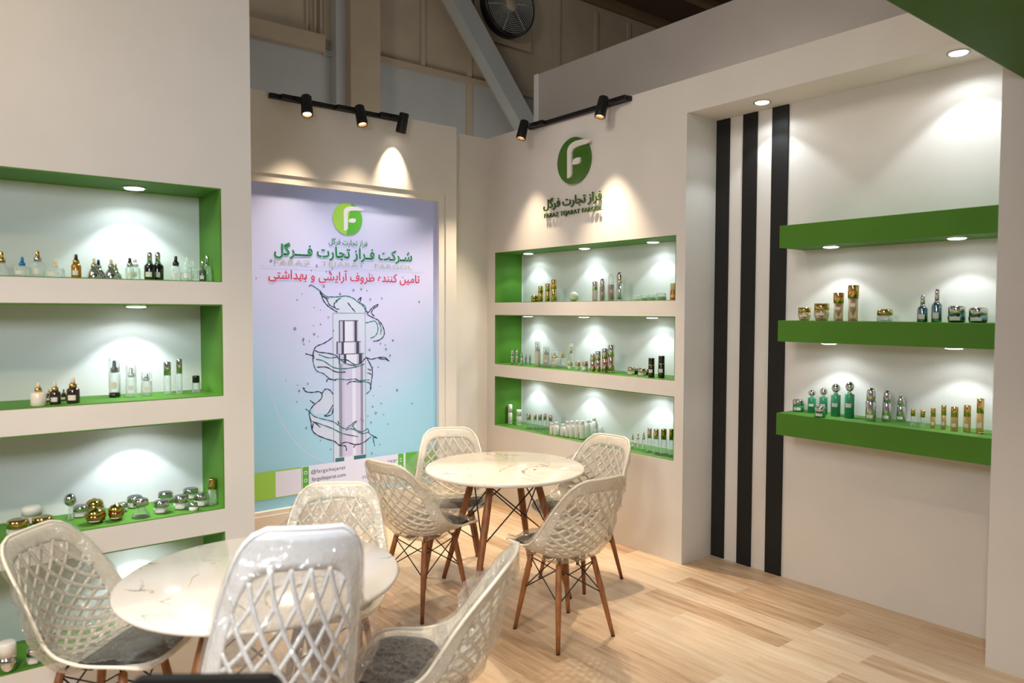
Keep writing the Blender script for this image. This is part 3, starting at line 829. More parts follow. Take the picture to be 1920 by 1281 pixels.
# shelf, style, x, y, height, diameter, materials, description
ITEMS=[
('A','cone',1.620,-3.681,0.101,0.060,'clear gold gold','clear conical dropper bottle with gold bulb'),
('A','flask',1.620,-3.611,0.083,0.061,'clear blue blue','clear flask with bright blue dropper top'),
('A','drop',1.620,-3.556,0.111,0.048,'clear silver gold','clear bottle with silver collar and gold dropper'),
('A','flask',1.620,-3.493,0.077,0.068,'clear beige beige','wide clear tumbler bottle with beige dropper'),
('A','drop',1.620,-3.416,0.104,0.038,'amber gold black','amber cylinder bottle with gold collar and black bulb'),
('A','cone',1.620,-3.348,0.090,0.052,'silver silver beige','silvered cone bottle with beige bulb, behind its twin'),
('A','cone',1.620,-3.331,0.088,0.064,'silver silver black','silvered cone bottle with black bulb'),
('A','cone',1.620,-3.281,0.090,0.053,'silver silver beige','silvered cone bottle with taller beige bulb'),
('A','cone',1.620,-3.264,0.073,0.053,'silver silver gold','short silvered cone bottle with gold bulb'),
('A','drop',1.620,-3.206,0.098,0.036,'clear silver black','clear cylinder bottle with silver collar and black bulb'),
('A','drop',1.620,-3.185,0.101,0.042,'clear white white','clear cylinder bottle with white dropper'),
('A','caps',1.620,-3.124,0.130,0.046,'black silver silver','black bottle with slim silver cap, left of pair'),
('A','caps',1.620,-3.090,0.135,0.049,'black silver silver','black bottle with slim silver cap, right of pair'),
('A','drop',1.620,-3.012,0.116,0.040,'clear black black','clear bottle with black dropper'),
('A','caps',1.620,-2.980,0.073,0.028,'clear clear clear','tiny clear bottle with clear cap'),
('A','drop',1.620,-2.961,0.111,0.038,'clear clear clear','clear bottle with clear dropper'),
('A','drop',1.620,-2.937,0.096,0.044,'clear clear clear','squat clear bottle with clear dropper'),
('A','caps',1.620,-2.893,0.101,0.032,'smoke silver silver','smoke grey glass bottle with silver neck'),
('A','caps',1.620,-2.861,0.129,0.038,'clear silver silver','clear bottle with tall silver cap by green wall'),
('B','drop',1.680,-3.571,0.096,0.058,'cream gold beige','cream square-shouldered bottle with gold collar'),
('B','drop',1.546,-3.518,0.053,0.035,'black gold gold','small black bottle with gold collar, behind cream bottle'),
('B','drop',1.668,-3.510,0.094,0.042,'brown gold beige','brown dropper bottle with gold collar'),
('B','drop',1.548,-3.463,0.051,0.029,'black gold gold','small black bottle with gold top, behind brown bottles'),
('B','drop',1.669,-3.444,0.110,0.050,'brown gold beige','dark brown bottle with pale label and beige bulb'),
('B','pump',1.536,-3.261,0.183,0.047,'clear black clear','tall clear airless bottle with black pump and base'),
('B','pump',1.570,-3.199,0.148,0.046,'clear silver clear','clear pump bottle with silver collar under clear cap'),
('B','pump',1.566,-3.134,0.114,0.046,'clear silver clear','short clear pump bottle with silver collar'),
('B','cyl',1.543,-3.038,0.154,0.033,'clear silver','clear slim bottle with wide silver cap'),
('B','cyl',1.561,-2.989,0.166,0.027,'clear silver','slimmest clear tube with silver cap'),
('B','cyl',1.544,-2.909,0.082,0.037,'clear black','small clear bottle with black cap'),
('C','jar',1.656,-3.650,0.067,0.083,'clear gold','clear jar with ribbed gold lid'),
('C','jar',1.487,-3.585,0.076,0.080,'clear white','tall clear jar with white lid'),
('C','jar',1.605,-3.558,0.052,0.082,'clear gold','gold lidded jar half hidden behind chair back'),
('C','orb',1.531,-3.445,0.119,0.048,'clear silver','slender bottle topped by a big silver oval cap'),
('C','jar',1.514,-3.402,0.051,0.066,'clear silver','small silver lidded jar'),
('C','pot',1.484,-3.343,0.068,0.076,'gold gold','gold ball jar standing behind copper jar'),
('C','pot',1.646,-3.364,0.070,0.082,'copper gold','round copper jar with gold lid'),
('C','pot',1.654,-3.285,0.077,0.066,'copper gold','small round gold pot with knob'),
('C','jar',1.524,-3.235,0.043,0.048,'clear silver','narrow clear jar with silver lid'),
('C','jar',1.468,-3.172,0.054,0.070,'clear silver','silver lidded jar in back row'),
('C','wais',1.655,-3.185,0.081,0.071,'clear silver','waisted clear jar with silver lid and flared foot'),
('C','jar',1.648,-3.097,0.058,0.068,'clear silver','clear jar with silver lid and white band'),
('C','jar',1.462,-3.035,0.052,0.068,'clear silver','flat silver lidded jar at the back'),
('C','jar',1.634,-3.007,0.065,0.069,'clear silver','tall silver lidded clear jar'),
('C','jar',1.451,-2.916,0.050,0.073,'clear silver','flat wide silver jar at the back'),
('C','jar',1.700,-2.971,0.037,0.039,'white silver','tiny white jar with silver lid'),
('C','jar',1.635,-2.917,0.060,0.066,'clear silver','silver domed jar'),
('C','cyl',1.639,-2.857,0.127,0.038,'clear gold','slim clear tube with gold cap by green wall'),
('D','jar',1.729,-3.702,0.121,0.070,'silver white','large silver jar with white lid'),
('D','jar',1.693,-3.607,0.064,0.058,'clear silver','clear jar with gold tinted silver lid'),
('D','drop',1.613,-3.562,0.105,0.046,'black gold gold','dark bottle with gold top behind chair'),
('E','jar',0.512,0.120,0.055,0.067,'gold gold','low gold jar'),
('E','cyl',0.587,0.120,0.132,0.042,'gold gold','shortest gold cylinder bottle'),
('E','cyl',0.676,0.120,0.150,0.042,'gold gold','medium gold cylinder bottle with clear foot'),
('E','cyl',0.752,0.120,0.180,0.050,'gold gold','tallest gold cylinder bottle'),
('E','ball',0.991,0.120,0.071,0.078,'pearl','round pearl white ball'),
('E','cyl',1.226,0.120,0.152,0.042,'clearpink pinksilver','clear bottle with flat rose silver cap'),
('E','dome',1.305,0.120,0.171,0.042,'clearpink pinksilver','clear bottle with small domed rose cap'),
('E','dome',1.397,0.120,0.204,0.049,'clearpink clear','tall clear bottle with clear dome cap'),
('E','dome',1.483,0.120,0.213,0.049,'clear pinksilver','tallest clear bottle with slim dome cap'),
('E','jar',1.651,0.120,0.040,0.054,'clear clear','small clear low jar'),
('E','jar',1.724,0.120,0.043,0.057,'mint clear','pale green low jar with clear lid'),
('E','jar',1.793,0.120,0.047,0.060,'mint clear','pale green low jar with frosted lid'),
('E','jar',1.879,0.120,0.052,0.074,'mint clear','widest pale green low jar'),
('E','cyl',1.984,0.120,0.119,0.040,'orange beige','orange bottle with beige cap'),
('F','dome',0.266,0.077,0.126,0.028,'silver silver','tall silver tube with domed end'),
('F','dome',0.320,0.083,0.128,0.022,'silver silver','thin silver tube'),
('F','dome',0.412,0.061,0.110,0.022,'silver silver','medium silver tube'),
('F','dome',0.415,0.106,0.090,0.020,'clear silver','small clear tube with silver cap'),
('F','dome',0.436,0.135,0.092,0.020,'clear silver','smallest clear tube with silver cap'),
('F','pump',0.585,0.092,0.207,0.049,'cream silver clear','tall cream bottle with clear capped pump'),
('F','pump',0.662,0.121,0.164,0.054,'greige silver clear','grey beige bottle with clear capped pump'),
('F','pump',0.795,0.094,0.131,0.057,'greige gold clear','short wide pump bottle with gold emblem'),
('F','drop',0.773,0.208,0.126,0.044,'clear gold gold','clear bottle with gold ball stopper'),
('F','jar',1.019,0.059,0.065,0.042,'clear rose','small clear jar with rose silver lid'),
('F','pump',0.960,0.119,0.201,0.035,'clear gold clear','tall thin clear bottle with gold pump'),
('F','jar',1.091,0.072,0.068,0.045,'clear rose','small jar with rose silver lid'),
('F','jar',1.174,0.070,0.076,0.053,'clear rose','larger jar with rose silver lid'),
('F','cyl',1.249,0.080,0.136,0.040,'rose silver','shortest mirrored silver cylinder bottle'),
('F','cyl',1.301,0.085,0.158,0.042,'rose silver','second shortest mirrored silver cylinder bottle'),
('F','cyl',1.351,0.106,0.180,0.045,'rose silver','taller mirrored silver cylinder bottle'),
('F','cyl',1.398,0.126,0.207,0.052,'rose silver','tallest mirrored silver cylinder bottle'),
('F','jar',1.644,0.075,0.060,0.053,'greige rose','beige jar with silver lid'),
('F','jar',1.608,0.168,0.049,0.039,'black rose','black jar behind beige jar'),
('F','jar',1.749,0.076,0.057,0.060,'greige rose','wider beige jar with silver lid'),
('F','jar',1.718,0.165,0.046,0.038,'black rose','black jar with silver lid behind black bottle'),
('F','band',1.860,0.048,0.136,0.044,'black black','shorter black bottle with gold band'),
('F','band',1.929,0.073,0.154,0.045,'black black','taller black bottle with gold band'),
('G','cyl',0.150,0.146,0.171,0.039,'white white','tall white bottle with wide white cap'),
('G','cyl',0.248,0.167,0.133,0.045,'white white','shorter white bottle with wide white cap'),
('G','cyl',0.437,0.123,0.123,0.043,'clear pinksilver','clear bottle with rose cap and white lid'),
('G','cyl',0.475,0.163,0.120,0.029,'clear pinksilver','slim clear bottle with rose cap'),
('G','cyl',0.516,0.184,0.124,0.036,'clear pinksilver','wider clear bottle with rose cap'),
('G','cyl',0.556,0.204,0.130,0.031,'clear pinksilver','tall slim clear bottle with rose cap'),
('G','cyl',0.595,0.233,0.118,0.038,'clear pinksilver','clear bottle with rose cap beside white bottles'),
('G','milk',0.810,0.053,0.094,0.039,'white white','small white bottle with screw cap, first of white row'),
('G','milk',0.858,0.059,0.109,0.055,'white white','white bottle with grey print'),
('G','milk',0.918,0.077,0.097,0.051,'white white','low round white bottle'),
('G','pump',0.683,0.307,0.100,0.032,'clear clear clear','clear pump bottle behind white bottles'),
('G','milk',0.969,0.078,0.124,0.039,'white white','narrow white bottle'),
('G','milk',1.009,0.089,0.131,0.050,'white white','white bottle with shoulder print'),
('G','milk',1.061,0.095,0.139,0.042,'white white','white bottle in front row'),
('G','milk',1.108,0.109,0.142,0.054,'white white','widest white bottle in front'),
('G','milk',1.079,0.202,0.139,0.046,'white white','white bottle with flat cap'),
('G','milk',1.054,0.295,0.146,0.051,'white white','tallest white bottle'),
('G','milk',1.029,0.393,0.125,0.056,'white white','grey white bottle ending the white row'),
('G','jar',1.027,0.488,0.028,0.035,'clear clear','low clear jar'),
('G','jar',1.067,0.521,0.048,0.044,'clear clear','taller clear jar'),
('G','pump',1.134,0.516,0.078,0.035,'clear white clear','clear pump bottle with white pump'),
('G','drop',1.628,0.120,0.104,0.026,'clear rose rose','smallest clear vial with rose gold cap'),
('G','drop',1.680,0.121,0.121,0.028,'clear rose rose','small clear vial with rose gold cap'),
('G','drop',1.726,0.129,0.130,0.031,'clear rose rose','medium clear vial with rose gold cap'),
('G','cyl',1.783,0.127,0.166,0.036,'clear rose','tall clear bottle with slim rose gold cap'),
('G','cyl',1.849,0.121,0.170,0.043,'clear rose','tall clear bottle with wide rose gold cap'),
('G','cyl',1.907,0.133,0.176,0.045,'clear greengold','tall clear bottle with green gold cap'),
('G','cyl',1.975,0.133,0.184,0.033,'clear greengold','tall clear bottle with gold cap at niche end'),
('H','face',2.955,0.130,0.077,0.072,'redgold gold','small faceted jar with gold lid and red foot'),
('H','face',3.062,0.130,0.100,0.085,'redgold gold','larger faceted jar with gold lid'),
('H','facet',3.162,0.130,0.160,0.055,'redgold gold','shorter gold bottle with inner cone'),
('H','facet',3.246,0.130,0.201,0.056,'redgold gold','tallest gold bottle with inner cone'),
('H','jar',3.421,0.130,0.067,0.081,'clear gold','wide clear jar with gold lid standing alone'),
('H','caps',3.614,0.130,0.142,0.050,'tealsilver silver silver','shorter silver blue bottle with narrow cap'),
('H','caps',3.683,0.130,0.173,0.048,'tealsilver silver silver','taller silver blue bottle with narrow cap'),
('H','jar',3.777,0.130,0.084,0.081,'tealsilver silver','silver blue jar with pale label'),
('H','jar',3.874,0.130,0.075,0.084,'tealsilver silver','wider silver blue jar beside pillar'),
('I','jar',2.880,0.213,0.075,0.068,'green silver','green jar with silver lid at shelf end'),
('I','gem',2.967,0.212,0.139,0.047,'green silver','short green bottle with crystal cap'),
('I','jar',3.088,0.075,0.063,0.064,'green silver','green jar with silver lid in front row'),
('I','gem',3.049,0.194,0.159,0.046,'green silver','second green bottle, crystal cap, behind small jar'),
('I','gem',3.122,0.197,0.189,0.053,'green silver','tall green ombre bottle with oval crystal cap'),
('I','gem',3.207,0.190,0.207,0.052,'green silver','tallest green ombre bottle with crystal cap'),
('I','dome',3.339,0.169,0.185,0.054,'silver silver','tallest mirrored silver bottle with domed cap'),
('I','dome',3.401,0.224,0.172,0.049,'silver silver','medium mirrored silver bottle'),
('I','dome',3.449,0.287,0.142,0.049,'silver silver','shortest mirrored silver bottle'),
('I','cyl',3.568,0.158,0.093,0.023,'clear gold','smallest clear vial with gold cap'),
('I','cyl',3.619,0.153,0.092,0.023,'clear gold','tiny vial with gold cap and pink liquid'),
('I','cyl',3.665,0.165,0.106,0.024,'goldclear gold','small gold vial with clear window'),
('I','cyl',3.713,0.173,0.125,0.024,'goldclear gold','slim tall gold vial'),
('I','cyl',3.768,0.162,0.124,0.034,'goldclear gold','wide gold bottle with pale label'),
('I','cyl',3.824,0.169,0.137,0.033,'goldclear gold','wide tall gold bottle'),
('I','cyl',3.881,0.173,0.176,0.033,'goldclear gold','tallest gold bottle'),
]
# ================================================================ cosmetic bottles and jars on the shelves
def metal(name, rgb, rough=.13): return mat(name, rgb, rough, 1.0)


B = {
    'clear': glass('clear_glass', (240, 246, 244), .10), 'clearpink': glass('blush_glass', (228, 206, 204), .30), 'mint': glass('mint_glass', (198, 214, 186), .42),
    'smoke': glass('smoke_glass', (92, 98, 88), .55), 'amber': mat('amber_lacquer', (176, 122, 34), .2, .4), 'cream': mat('cream_plastic', (228, 218, 200), .3, coat=.4),
    'greige': mat('greige_plastic', (200, 190, 178), .3, coat=.4), 'white': M['white_plastic'], 'black': mat('black_gloss', (14, 14, 16), .15, coat=.5),
    'brown': mat('brown_glass', (46, 30, 24), .1, coat=.6), 'orange': mat('orange_plastic', (226, 110, 30), .3, coat=.3), 'beige': mat('beige_rubber', (222, 202, 168), .5),
    'blue': mat('blue_rubber', (16, 116, 176), .35), 'gold': metal('gold_metal', (216, 182, 112)), 'silver': metal('silver_metal', (216, 214, 216), .1),
    'rose': metal('rose_silver', (222, 194, 184), .12), 'pinksilver': metal('pink_silver', (222, 200, 200), .2), 'copper': metal('copper_metal', (206, 142, 96), .12),
    'redgold': glass('red_gold_glass', (232, 208, 172), .25), 'tealsilver': metal('teal_silver', (128, 154, 166), .14), 'green': glass('green_glass', (60, 168, 118), .5),
    'goldclear': glass('gold_tint_glass', (224, 188, 112), .45), 'greengold': metal('green_gold', (152, 150, 70), .15), 'pearl': mat('pearl', (226, 218, 210), .15, coat=.6),
    'sticker': mat('paper_sticker', (222, 216, 206), .6), 'dark': mat('dark_green_inner', (20, 110, 70), .25), 'red': mat('red_foot', (176, 54, 40), .2, coat=.5),
}


def part(name, prof, m, par, seg=18, sq=1.0):
    return MB().lathe(prof, seg, squash=sq).build(name, B[m], par)


def rnd(r, z0, z1, e=.15, bottom=True):
    """cylinder profile with rounded shoulders"""
    k = min(r * e * 2, (z1 - z0) * .3)
    pr = [(0, z0), (r - k * .6, z0), (r, z0 + k * .6)] if bottom else [(0, z0), (r, z0)]
    return pr + [(r, z1 - k), (r - k * .35, z1 - k * .3), (r - k, z1), (0, z1)]


def make_item(style, h, d, mats, root):
    r = d / 2
    m = mats.split()
    a = m[0]; c = m[1] if len(m) > 1 else a; e = m[2] if len(m) > 2 else c
    lab = None
    if style in ('cone', 'flask', 'drop'):
        hb = h * (.56 if style != 'drop' else .60)
        n = min(r * .55, h * .11)
        if style == 'cone':
            pr = [(0, 0), (r * .96, 0), (r, h * .05), (r * .82, hb * .55), (r * .45, hb * .92), (n, hb)]
        elif style == 'flask':
            pr = [(0, 0), (r * .96, 0), (r, h * .04), (r * .97, hb * .82), (r * .8, hb * .95), (n, hb)]
        else:
            pr = [(0, 0), (r * .94, 0), (r, h * .03), (r, hb * .86), (r * .86, hb * .96), (n, hb)]
        part('bottle_body', pr + [(0, hb)], a, root)
        part('collar', [(0, hb), (n * 1.25, hb), (n * 1.25, hb + h * .15), (n * .9, hb + h * .17), (0, hb + h * .17)], c, root)
        z = hb + h * .17
        part('dropper_bulb', [(0, z), (n * .78, z), (n * .62, z + h * .1), (n * .60, h - h * .04), (n * .35, h), (0, h)], e, root)
        lab = (hb * .22, hb * .55, r) if style != 'cone' else None
    elif style == 'caps':
        hb = h * .58
        part('bottle_body', [(0, 0), (r * .92, 0), (r, h * .03), (r, hb * .82), (r * .85, hb * .94), (r * .5, hb), (0, hb)], a, root)
        part('neck_ring', [(0, hb), (r * .55, hb), (r * .55, hb + h * .05), (0, hb + h * .05)], c, root)
        part('cap', [(0, hb + h * .05), (r * .44, hb + h * .05), (r * .46, h * .9), (r * .36, h * .97), (0, h)], e, root)
        lab = (hb * .2, hb * .5, r) if a != 'clear' else None
    elif style == 'cyl':
        hb = h * .58
        part('bottle_body', rnd(r, 0, hb, .08), a, root)
        part('foot_ring', [(r * .92, .0), (r * 1.01, .0), (r * 1.01, h * .05), (r * .92, h * .05)], c if a == 'goldclear' else a, root)
        part('cap', rnd(r * (.98 if a != 'clear' or c in ('gold', 'silver') else .9), hb, h, .12, False), c, root)
        lab = (hb * .3, hb * .55, r) if a in ('goldclear', 'silver', 'orange') else None
    elif style == 'dome':
        hb = h * .60
        part('bottle_body', rnd(r, 0, hb, .06), a, root)
        part('inner_tube', [(0, h * .05), (r * .62, h * .05), (r * .62, hb * .97), (0, hb * .97)], 'pinksilver' if 'pink' in a else c, root)
        hc = h - hb
        part('dome_cap', [(0, hb), (r * .86, hb)] + [(r * .86 * math.cos(t * PI / 2) ** .6 if t < 1 else 0, hb + hc * .45 + hc * .55 * math.sin(t * PI / 2)) for t in (0, .25, .5, .7, .85, .95, 1)], c, root)
        lab = (h * .10, h * .2, r) if a == 'silver' else None
    elif style == 'pump':
        hb = h * .62
        part('bottle_body', rnd(r, 0, hb, .08), a, root)
        if c == 'black': part('base', [(0, 0), (r * 1.01, 0), (r * 1.01, h * .12), (0, h * .12)], c, root)
        part('pump_head', [(0, hb), (r * .72, hb), (r * .66, hb + h * .09), (r * .34, hb + h * .14), (r * .34, hb + h * .24), (r * .22, hb + h * .3), (0, hb + h * .3)], c, root)
        part('clear_overcap', rnd(r * .95, hb, h, .1, False), e, root)
        lab = (hb * .38, hb * .6, r)
    elif style == 'milk':
        hb = h * .80
        part('bottle_body', [(0, 0), (r * .9, 0), (r, h * .04), (r, hb * .72), (r * .9, hb * .9), (r * .62, hb), (0, hb)], a, root)
        part('cap', rnd(r * .66, hb, h, .12, False), c, root)
    elif style == 'band':
        hb = h * .62
        part('bottle_body', rnd(r, 0, hb, .05), a, root)
        part('gold_band', [(r * .9, hb), (r * 1.02, hb), (r * 1.02, hb + h * .045), (r * .9, hb + h * .045)], 'gold', root)
        part('cap', rnd(r * .97, hb + h * .045, h, .06, False), c, root)
        lab = (hb * .4, hb * .68, r)
    elif style == 'jar':
        hb = h * .52
        part('jar_body', [(0, 0), (r * .8, 0), (r * .93, h * .06), (r, hb * .6), (r * .93, hb), (0, hb)], a, root, 22)
        if a in ('clear', 'mint', 'green'):
            part('inner_cup', [(0, h * .08), (r * .62, h * .08), (r * .74, hb * .97), (0, hb * .97)], 'white' if a == 'clear' else ('mint' if a == 'mint' else 'dark'), root)
        part('lid', rnd(r * .96, hb, h, .14, False), c, root, 22)
        lab = (hb * .25, hb * .7, r) if a in ('tealsilver', 'green', 'greige', 'clear') and d > .05 else None
    elif style == 'wais':
        hb = h * .62
        part('jar_body', [(0, 0), (r, 0), (r, h * .06), (r * .55, hb * .75), (r * .6, hb), (0, hb)], a, root, 22)
        part('lid', rnd(r * .9, hb, h, .16, False), c, root, 22)
    elif style == 'pot':
        hb = h * .56
        part('jar_body', [(0, 0), (r * .5, 0), (r * .82, hb * .25), (r, hb * .72), (r * .95, hb), (0, hb)], a, root, 24)
        part('lid', [(0, hb), (r * .97, hb), (r * .9, hb + h * .16), (r * .66, hb + h * .29), (r * .3, hb + h * .35), (r * .16, h * .96), (0, h)], c, root, 24)
        lab = (hb * .3, hb * .62, r * .86)
    elif style == 'orb':
        part('stem_bottle', [(0, 0), (r * .5, 0), (r * .42, h * .1), (r * .22, h * .5), (r * .22, h * .56), (0, h * .56)], a, root)
        part('oval_cap', [(r * math.sin(t), h * .76 - h * .24 * math.cos(t)) for t in [PI * k / 12 for k in range(13)]], c, root, 22)
    elif style == 'ball':
        part('ball_body', [(max(0, r * math.sin(t)), r - r * math.cos(t)) for t in [PI * k / 16 for k in range(10)]], a, root, 28)
        part('ball_lid', [(0 if k == 16 else r * 1.0 * math.sin(PI * k / 16), r - r * math.cos(PI * k / 16)) for k in range(9, 17)], a, root, 28)
    elif style == 'face':
        hb = h * .62
        part('jar_body', [(0, 0), (r * .72, 0), (r * .98, hb * .55), (r, hb), (0, hb)], a, root, 10)
        part('red_foot', [(0, .001), (r * .66, .001), (r * .35, hb * .3), (0, hb * .32)], 'red', root, 10)
        part('inner_cup', [(0, hb * .3), (r * .5, hb * .5), (r * .85, hb * .97), (0, hb * .97)], c, root, 10)
        part('lid', [(0, hb), (r * .97, hb), (r * .97, h), (0, h)], c, root, 20)
        lab = (hb * .5, hb * .75, r * .97)
    elif style == 'facet':
        hb = h * .64
        part('bottle_body', [(0, 0), (r * .9, 0), (r * .92, hb), (0, hb)], a, root, 12)
        part('inner_cone', [(0, h * .13), (r * .62, h * .34), (r * .66, hb), (0, hb)], c, root, 14)
        part('red_foot', [(0, .001), (r * .8, .001), (r * .3, h * .09), (0, h * .1)], 'red', root, 12)
        part('cap', rnd(r * 1.02, hb, h, .05, False), c, root, 20)
        lab = (hb * .62, hb * .78, r)
    elif style == 'gem':
        hb = h * .66
        part('bottle_body', rnd(r, 0, hb, .05), a, root)
        part('inner_tube', [(0, h * .05), (r * .84, h * .05), (r * .84, hb * .5), (0, hb * .5)], 'dark', root)
        part('silver_collar', [(0, hb), (r * .5, hb), (r * .5, hb + h * .05), (0, hb + h * .05)], c, root)
        part('crystal_cap', [(0, hb + h * .05)] + [(r * .92 * math.sin(t), hb + h * .20 - h * .14 * math.cos(t)) for t in (.5, 1.0, 1.5, 2.1, 2.7)] + [(0, h)], 'silver', root, 9)
        lab = (hb * .45, hb * .62, r)
    if lab:
        z0, z1, rr = lab
        f = MB()
        # a paper label wrapped on the side that faces the room
        a0 = math.atan2(-3.95 - root.location.y, 5.3 - root.location.x) - .25
        n = 8
        P0 = [(rr * 1.015 * math.cos(a0 - .62 + 1.24 * k / n), rr * 1.015 * math.sin(a0 - .62 + 1.24 * k / n)) for k in range(n + 1)]
        for k in range(n):
            f.poly([(*P0[k], z0), (*P0[k + 1], z0), (*P0[k + 1], z1), (*P0[k], z1)])
        f.build('label_sticker', B['sticker'], root.children[0])


ZONE = {'A': ('top shelf of the left wall', 1.826), 'B': ('second shelf of the left wall', 1.293), 'C': ('third shelf of the left wall', .758), 'D': ('lowest shelf of the left wall', .221),
        'E': ('top logo wall shelf', 1.771), 'F': ('middle logo wall shelf', 1.232), 'G': ('lowest logo wall shelf', .691),
        'H': ('middle green shelf', 1.642), 'I': ('lowest green shelf', 1.089)}
KIND = {'cone': ('dropper_bottle', 'bottle'), 'flask': ('dropper_bottle', 'bottle'), 'drop': ('dropper_bottle', 'bottle'), 'caps': ('serum_bottle', 'bottle'), 'cyl': ('cosmetic_bottle', 'bottle'),
        'dome': ('cosmetic_bottle', 'bottle'), 'pump': ('pump_bottle', 'bottle'), 'milk': ('lotion_bottle', 'bottle'), 'band': ('cosmetic_bottle', 'bottle'), 'jar': ('cream_jar', 'jar'), 'wais': ('cream_jar', 'jar'),
        'pot': ('round_jar', 'jar'), 'orb': ('serum_bottle', 'bottle'), 'ball': ('ball_container', 'container'), 'face': ('faceted_jar', 'jar'), 'facet': ('cosmetic_bottle', 'bottle'), 'gem': ('crystal_capped_bottle', 'bottle')}
placed = []
for (zn, st, x, y, h, d, ms, desc) in ITEMS:
    if st == 'milk': d *= .84
    nm, cat = KIND[st]
    shelf_name, z = ZONE[zn]
    # neighbours in front of one another must not run into each other
    for _ in range(12):
        for (px, py, pr, pz) in placed:
            if pz == zn:
                dx, dy = x - px, y - py
                dist = math.hypot(dx, dy); need = d * .5 + pr + .0015
                if dist < need:
                    # move along the line of depth, away from the room, or forward when at the back
                    vx, vy = (x - 5.298, y + 3.95); L = math.hypot(vx, vy); vx /= L; vy /= L
                    s = 1 if (dx * vx + dy * vy) >= 0 else -1
                    x += vx * s * (need - dist + .002); y += vy * s * (need - dist + .002)
    r_ = d * .5
    if zn in 'ABCD':
        x = min(max(x, XL - .325 + r_), XL - .004 - r_); y = min(y, LY1 - .008 - r_)
    elif zn in 'EFG':
        y = min(max(y, .006 + r_), D - .018 - r_); x = min(max(x, CX0 + .01 + r_), CX1 - .008 - r_)
    else:
        y = min(max(y, .056 + r_), D - .006 - r_)
    placed.append((x, y, r_, zn))
    root = thing(nm, desc + ', ' + shelf_name, cat, (x, y, z), 0, {'bottle': 'bottles', 'jar': 'jars', 'container': 'containers'}[cat] + ' on the ' + shelf_name)
    make_item(st, h, d, ms, root)

# ================================================================ tables
def marble():
    m = mat('white_marble', (236, 226, 216), 0.16, spec=0.5, coat=0.5)
    b = m.node_tree.nodes['Principled BSDF']
    tc = N(m, 'ShaderNodeTexCoord')
    n1 = N(m, 'ShaderNodeTexNoise'); n1.inputs['Scale'].default_value = 1.7; n1.inputs['Detail'].default_value = 9; n1.inputs['Distortion'].default_value = 1.1
    mp = N(m, 'ShaderNodeMapping'); mp.inputs['Rotation'].default_value = (0, 0, .6); mp.inputs['Scale'].default_value = (1, 1.9, 1)
    lk(m, tc.outputs['Object'], mp.inputs[0]); lk(m, mp.outputs[0], n1.inputs['Vector'])
    s = N(m, 'ShaderNodeMath', operation='SUBTRACT'); s.inputs[1].default_value = .5; lk(m, n1.outputs['Fac'], s.inputs[0])
    a = N(m, 'ShaderNodeMath', operation='ABSOLUTE'); lk(m, s.outputs[0], a.inputs[0])
    r = N(m, 'ShaderNodeValToRGB')
    r.color_ramp.elements[0].position = 0.0; r.color_ramp.elements[0].color = (1, 1, 1, 1)
    r.color_ramp.elements[1].position = 0.011; r.color_ramp.elements[1].color = (0, 0, 0, 1)
    lk(m, a.outputs[0], r.inputs[0])
    n2 = N(m, 'ShaderNodeTexNoise'); n2.inputs['Scale'].default_value = 3.1; n2.inputs['Detail'].default_value = 2
    lk(m, tc.outputs['Object'], n2.inputs['Vector'])
    r2 = N(m, 'ShaderNodeValToRGB'); r2.color_ramp.elements[0].position = .46; r2.color_ramp.elements[1].position = .60
    lk(m, n2.outputs['Fac'], r2.inputs[0])
    mu = N(m, 'ShaderNodeMath', operation='MULTIPLY'); lk(m, r.outputs[0], mu.inputs[0]); lk(m, r2.outputs[0], mu.inputs[1])
    mx = N(m, 'ShaderNodeMixRGB'); mx.inputs[1].default_value = (*lin((238, 230, 221)), 1); mx.inputs[2].default_value = (*lin((120, 96, 80)), 1)
    lk(m, mu.outputs[0], mx.inputs[0]); lk(m, mx.outputs[0], b.inputs['Base Color'])
    return m


def wood():
    m = mat('beech_leg', (140, 88, 50), 0.45, spec=.4)
    b = m.node_tree.nodes['Principled BSDF']
    tc = N(m, 'ShaderNodeTexCoord')
    mp = N(m, 'ShaderNodeMapping'); mp.inputs['Scale'].default_value = (60, 60, 5)
    lk(m, tc.outputs['Object'], mp.inputs[0])
    n = N(m, 'ShaderNodeTexNoise'); n.inputs['Scale'].default_value = 1; n.inputs['Detail'].default_value = 5
    lk(m, mp.outputs[0], n.inputs['Vector'])
    r = N(m, 'ShaderNodeValToRGB')
    r.color_ramp.elements[0].position = .3; r.color_ramp.elements[0].color = (*lin((116, 70, 38)), 1)
    r.color_ramp.elements[1].position = .75; r.color_ramp.elements[1].color = (*lin((164, 108, 64)), 1)
    lk(m, n.outputs['Fac'], r.inputs[0]); lk(m, r.outputs[0], b.inputs['Base Color'])
    return m


M['marble'], M['wood'] = marble(), wood()


def leg_mesh(top, tip, r0, r1, r_mid):
    mb_ = MB()
    A, B_ = Vector(top), Vector(tip)
    P_ = [A.lerp(B_, k / 8) for k in range(9)]
    rr = [r0 + (r_mid - r0) * min(1, k / 3) if k < 3 else r_mid + (r1 - r_mid) * (k - 3) / 5 for k in range(9)]
    rings = []
    for p, r in zip(P_, rr):
        rings.append([mb_.b.verts.new(p + Vector((r * math.cos(2 * PI * k / 12), r * math.sin(2 * PI * k / 12), 0))) for k in range(12)])
    for i in range(8):
        for k in range(12):
            f = mb_.b.faces.new((rings[i][k], rings[i][(k + 1) % 12], rings[i + 1][(k + 1) % 12], rings[i + 1][k])); f.smooth = True
    mb_.b.faces.new(rings[0]); mb_.b.faces.new(rings[-1])
    return mb_


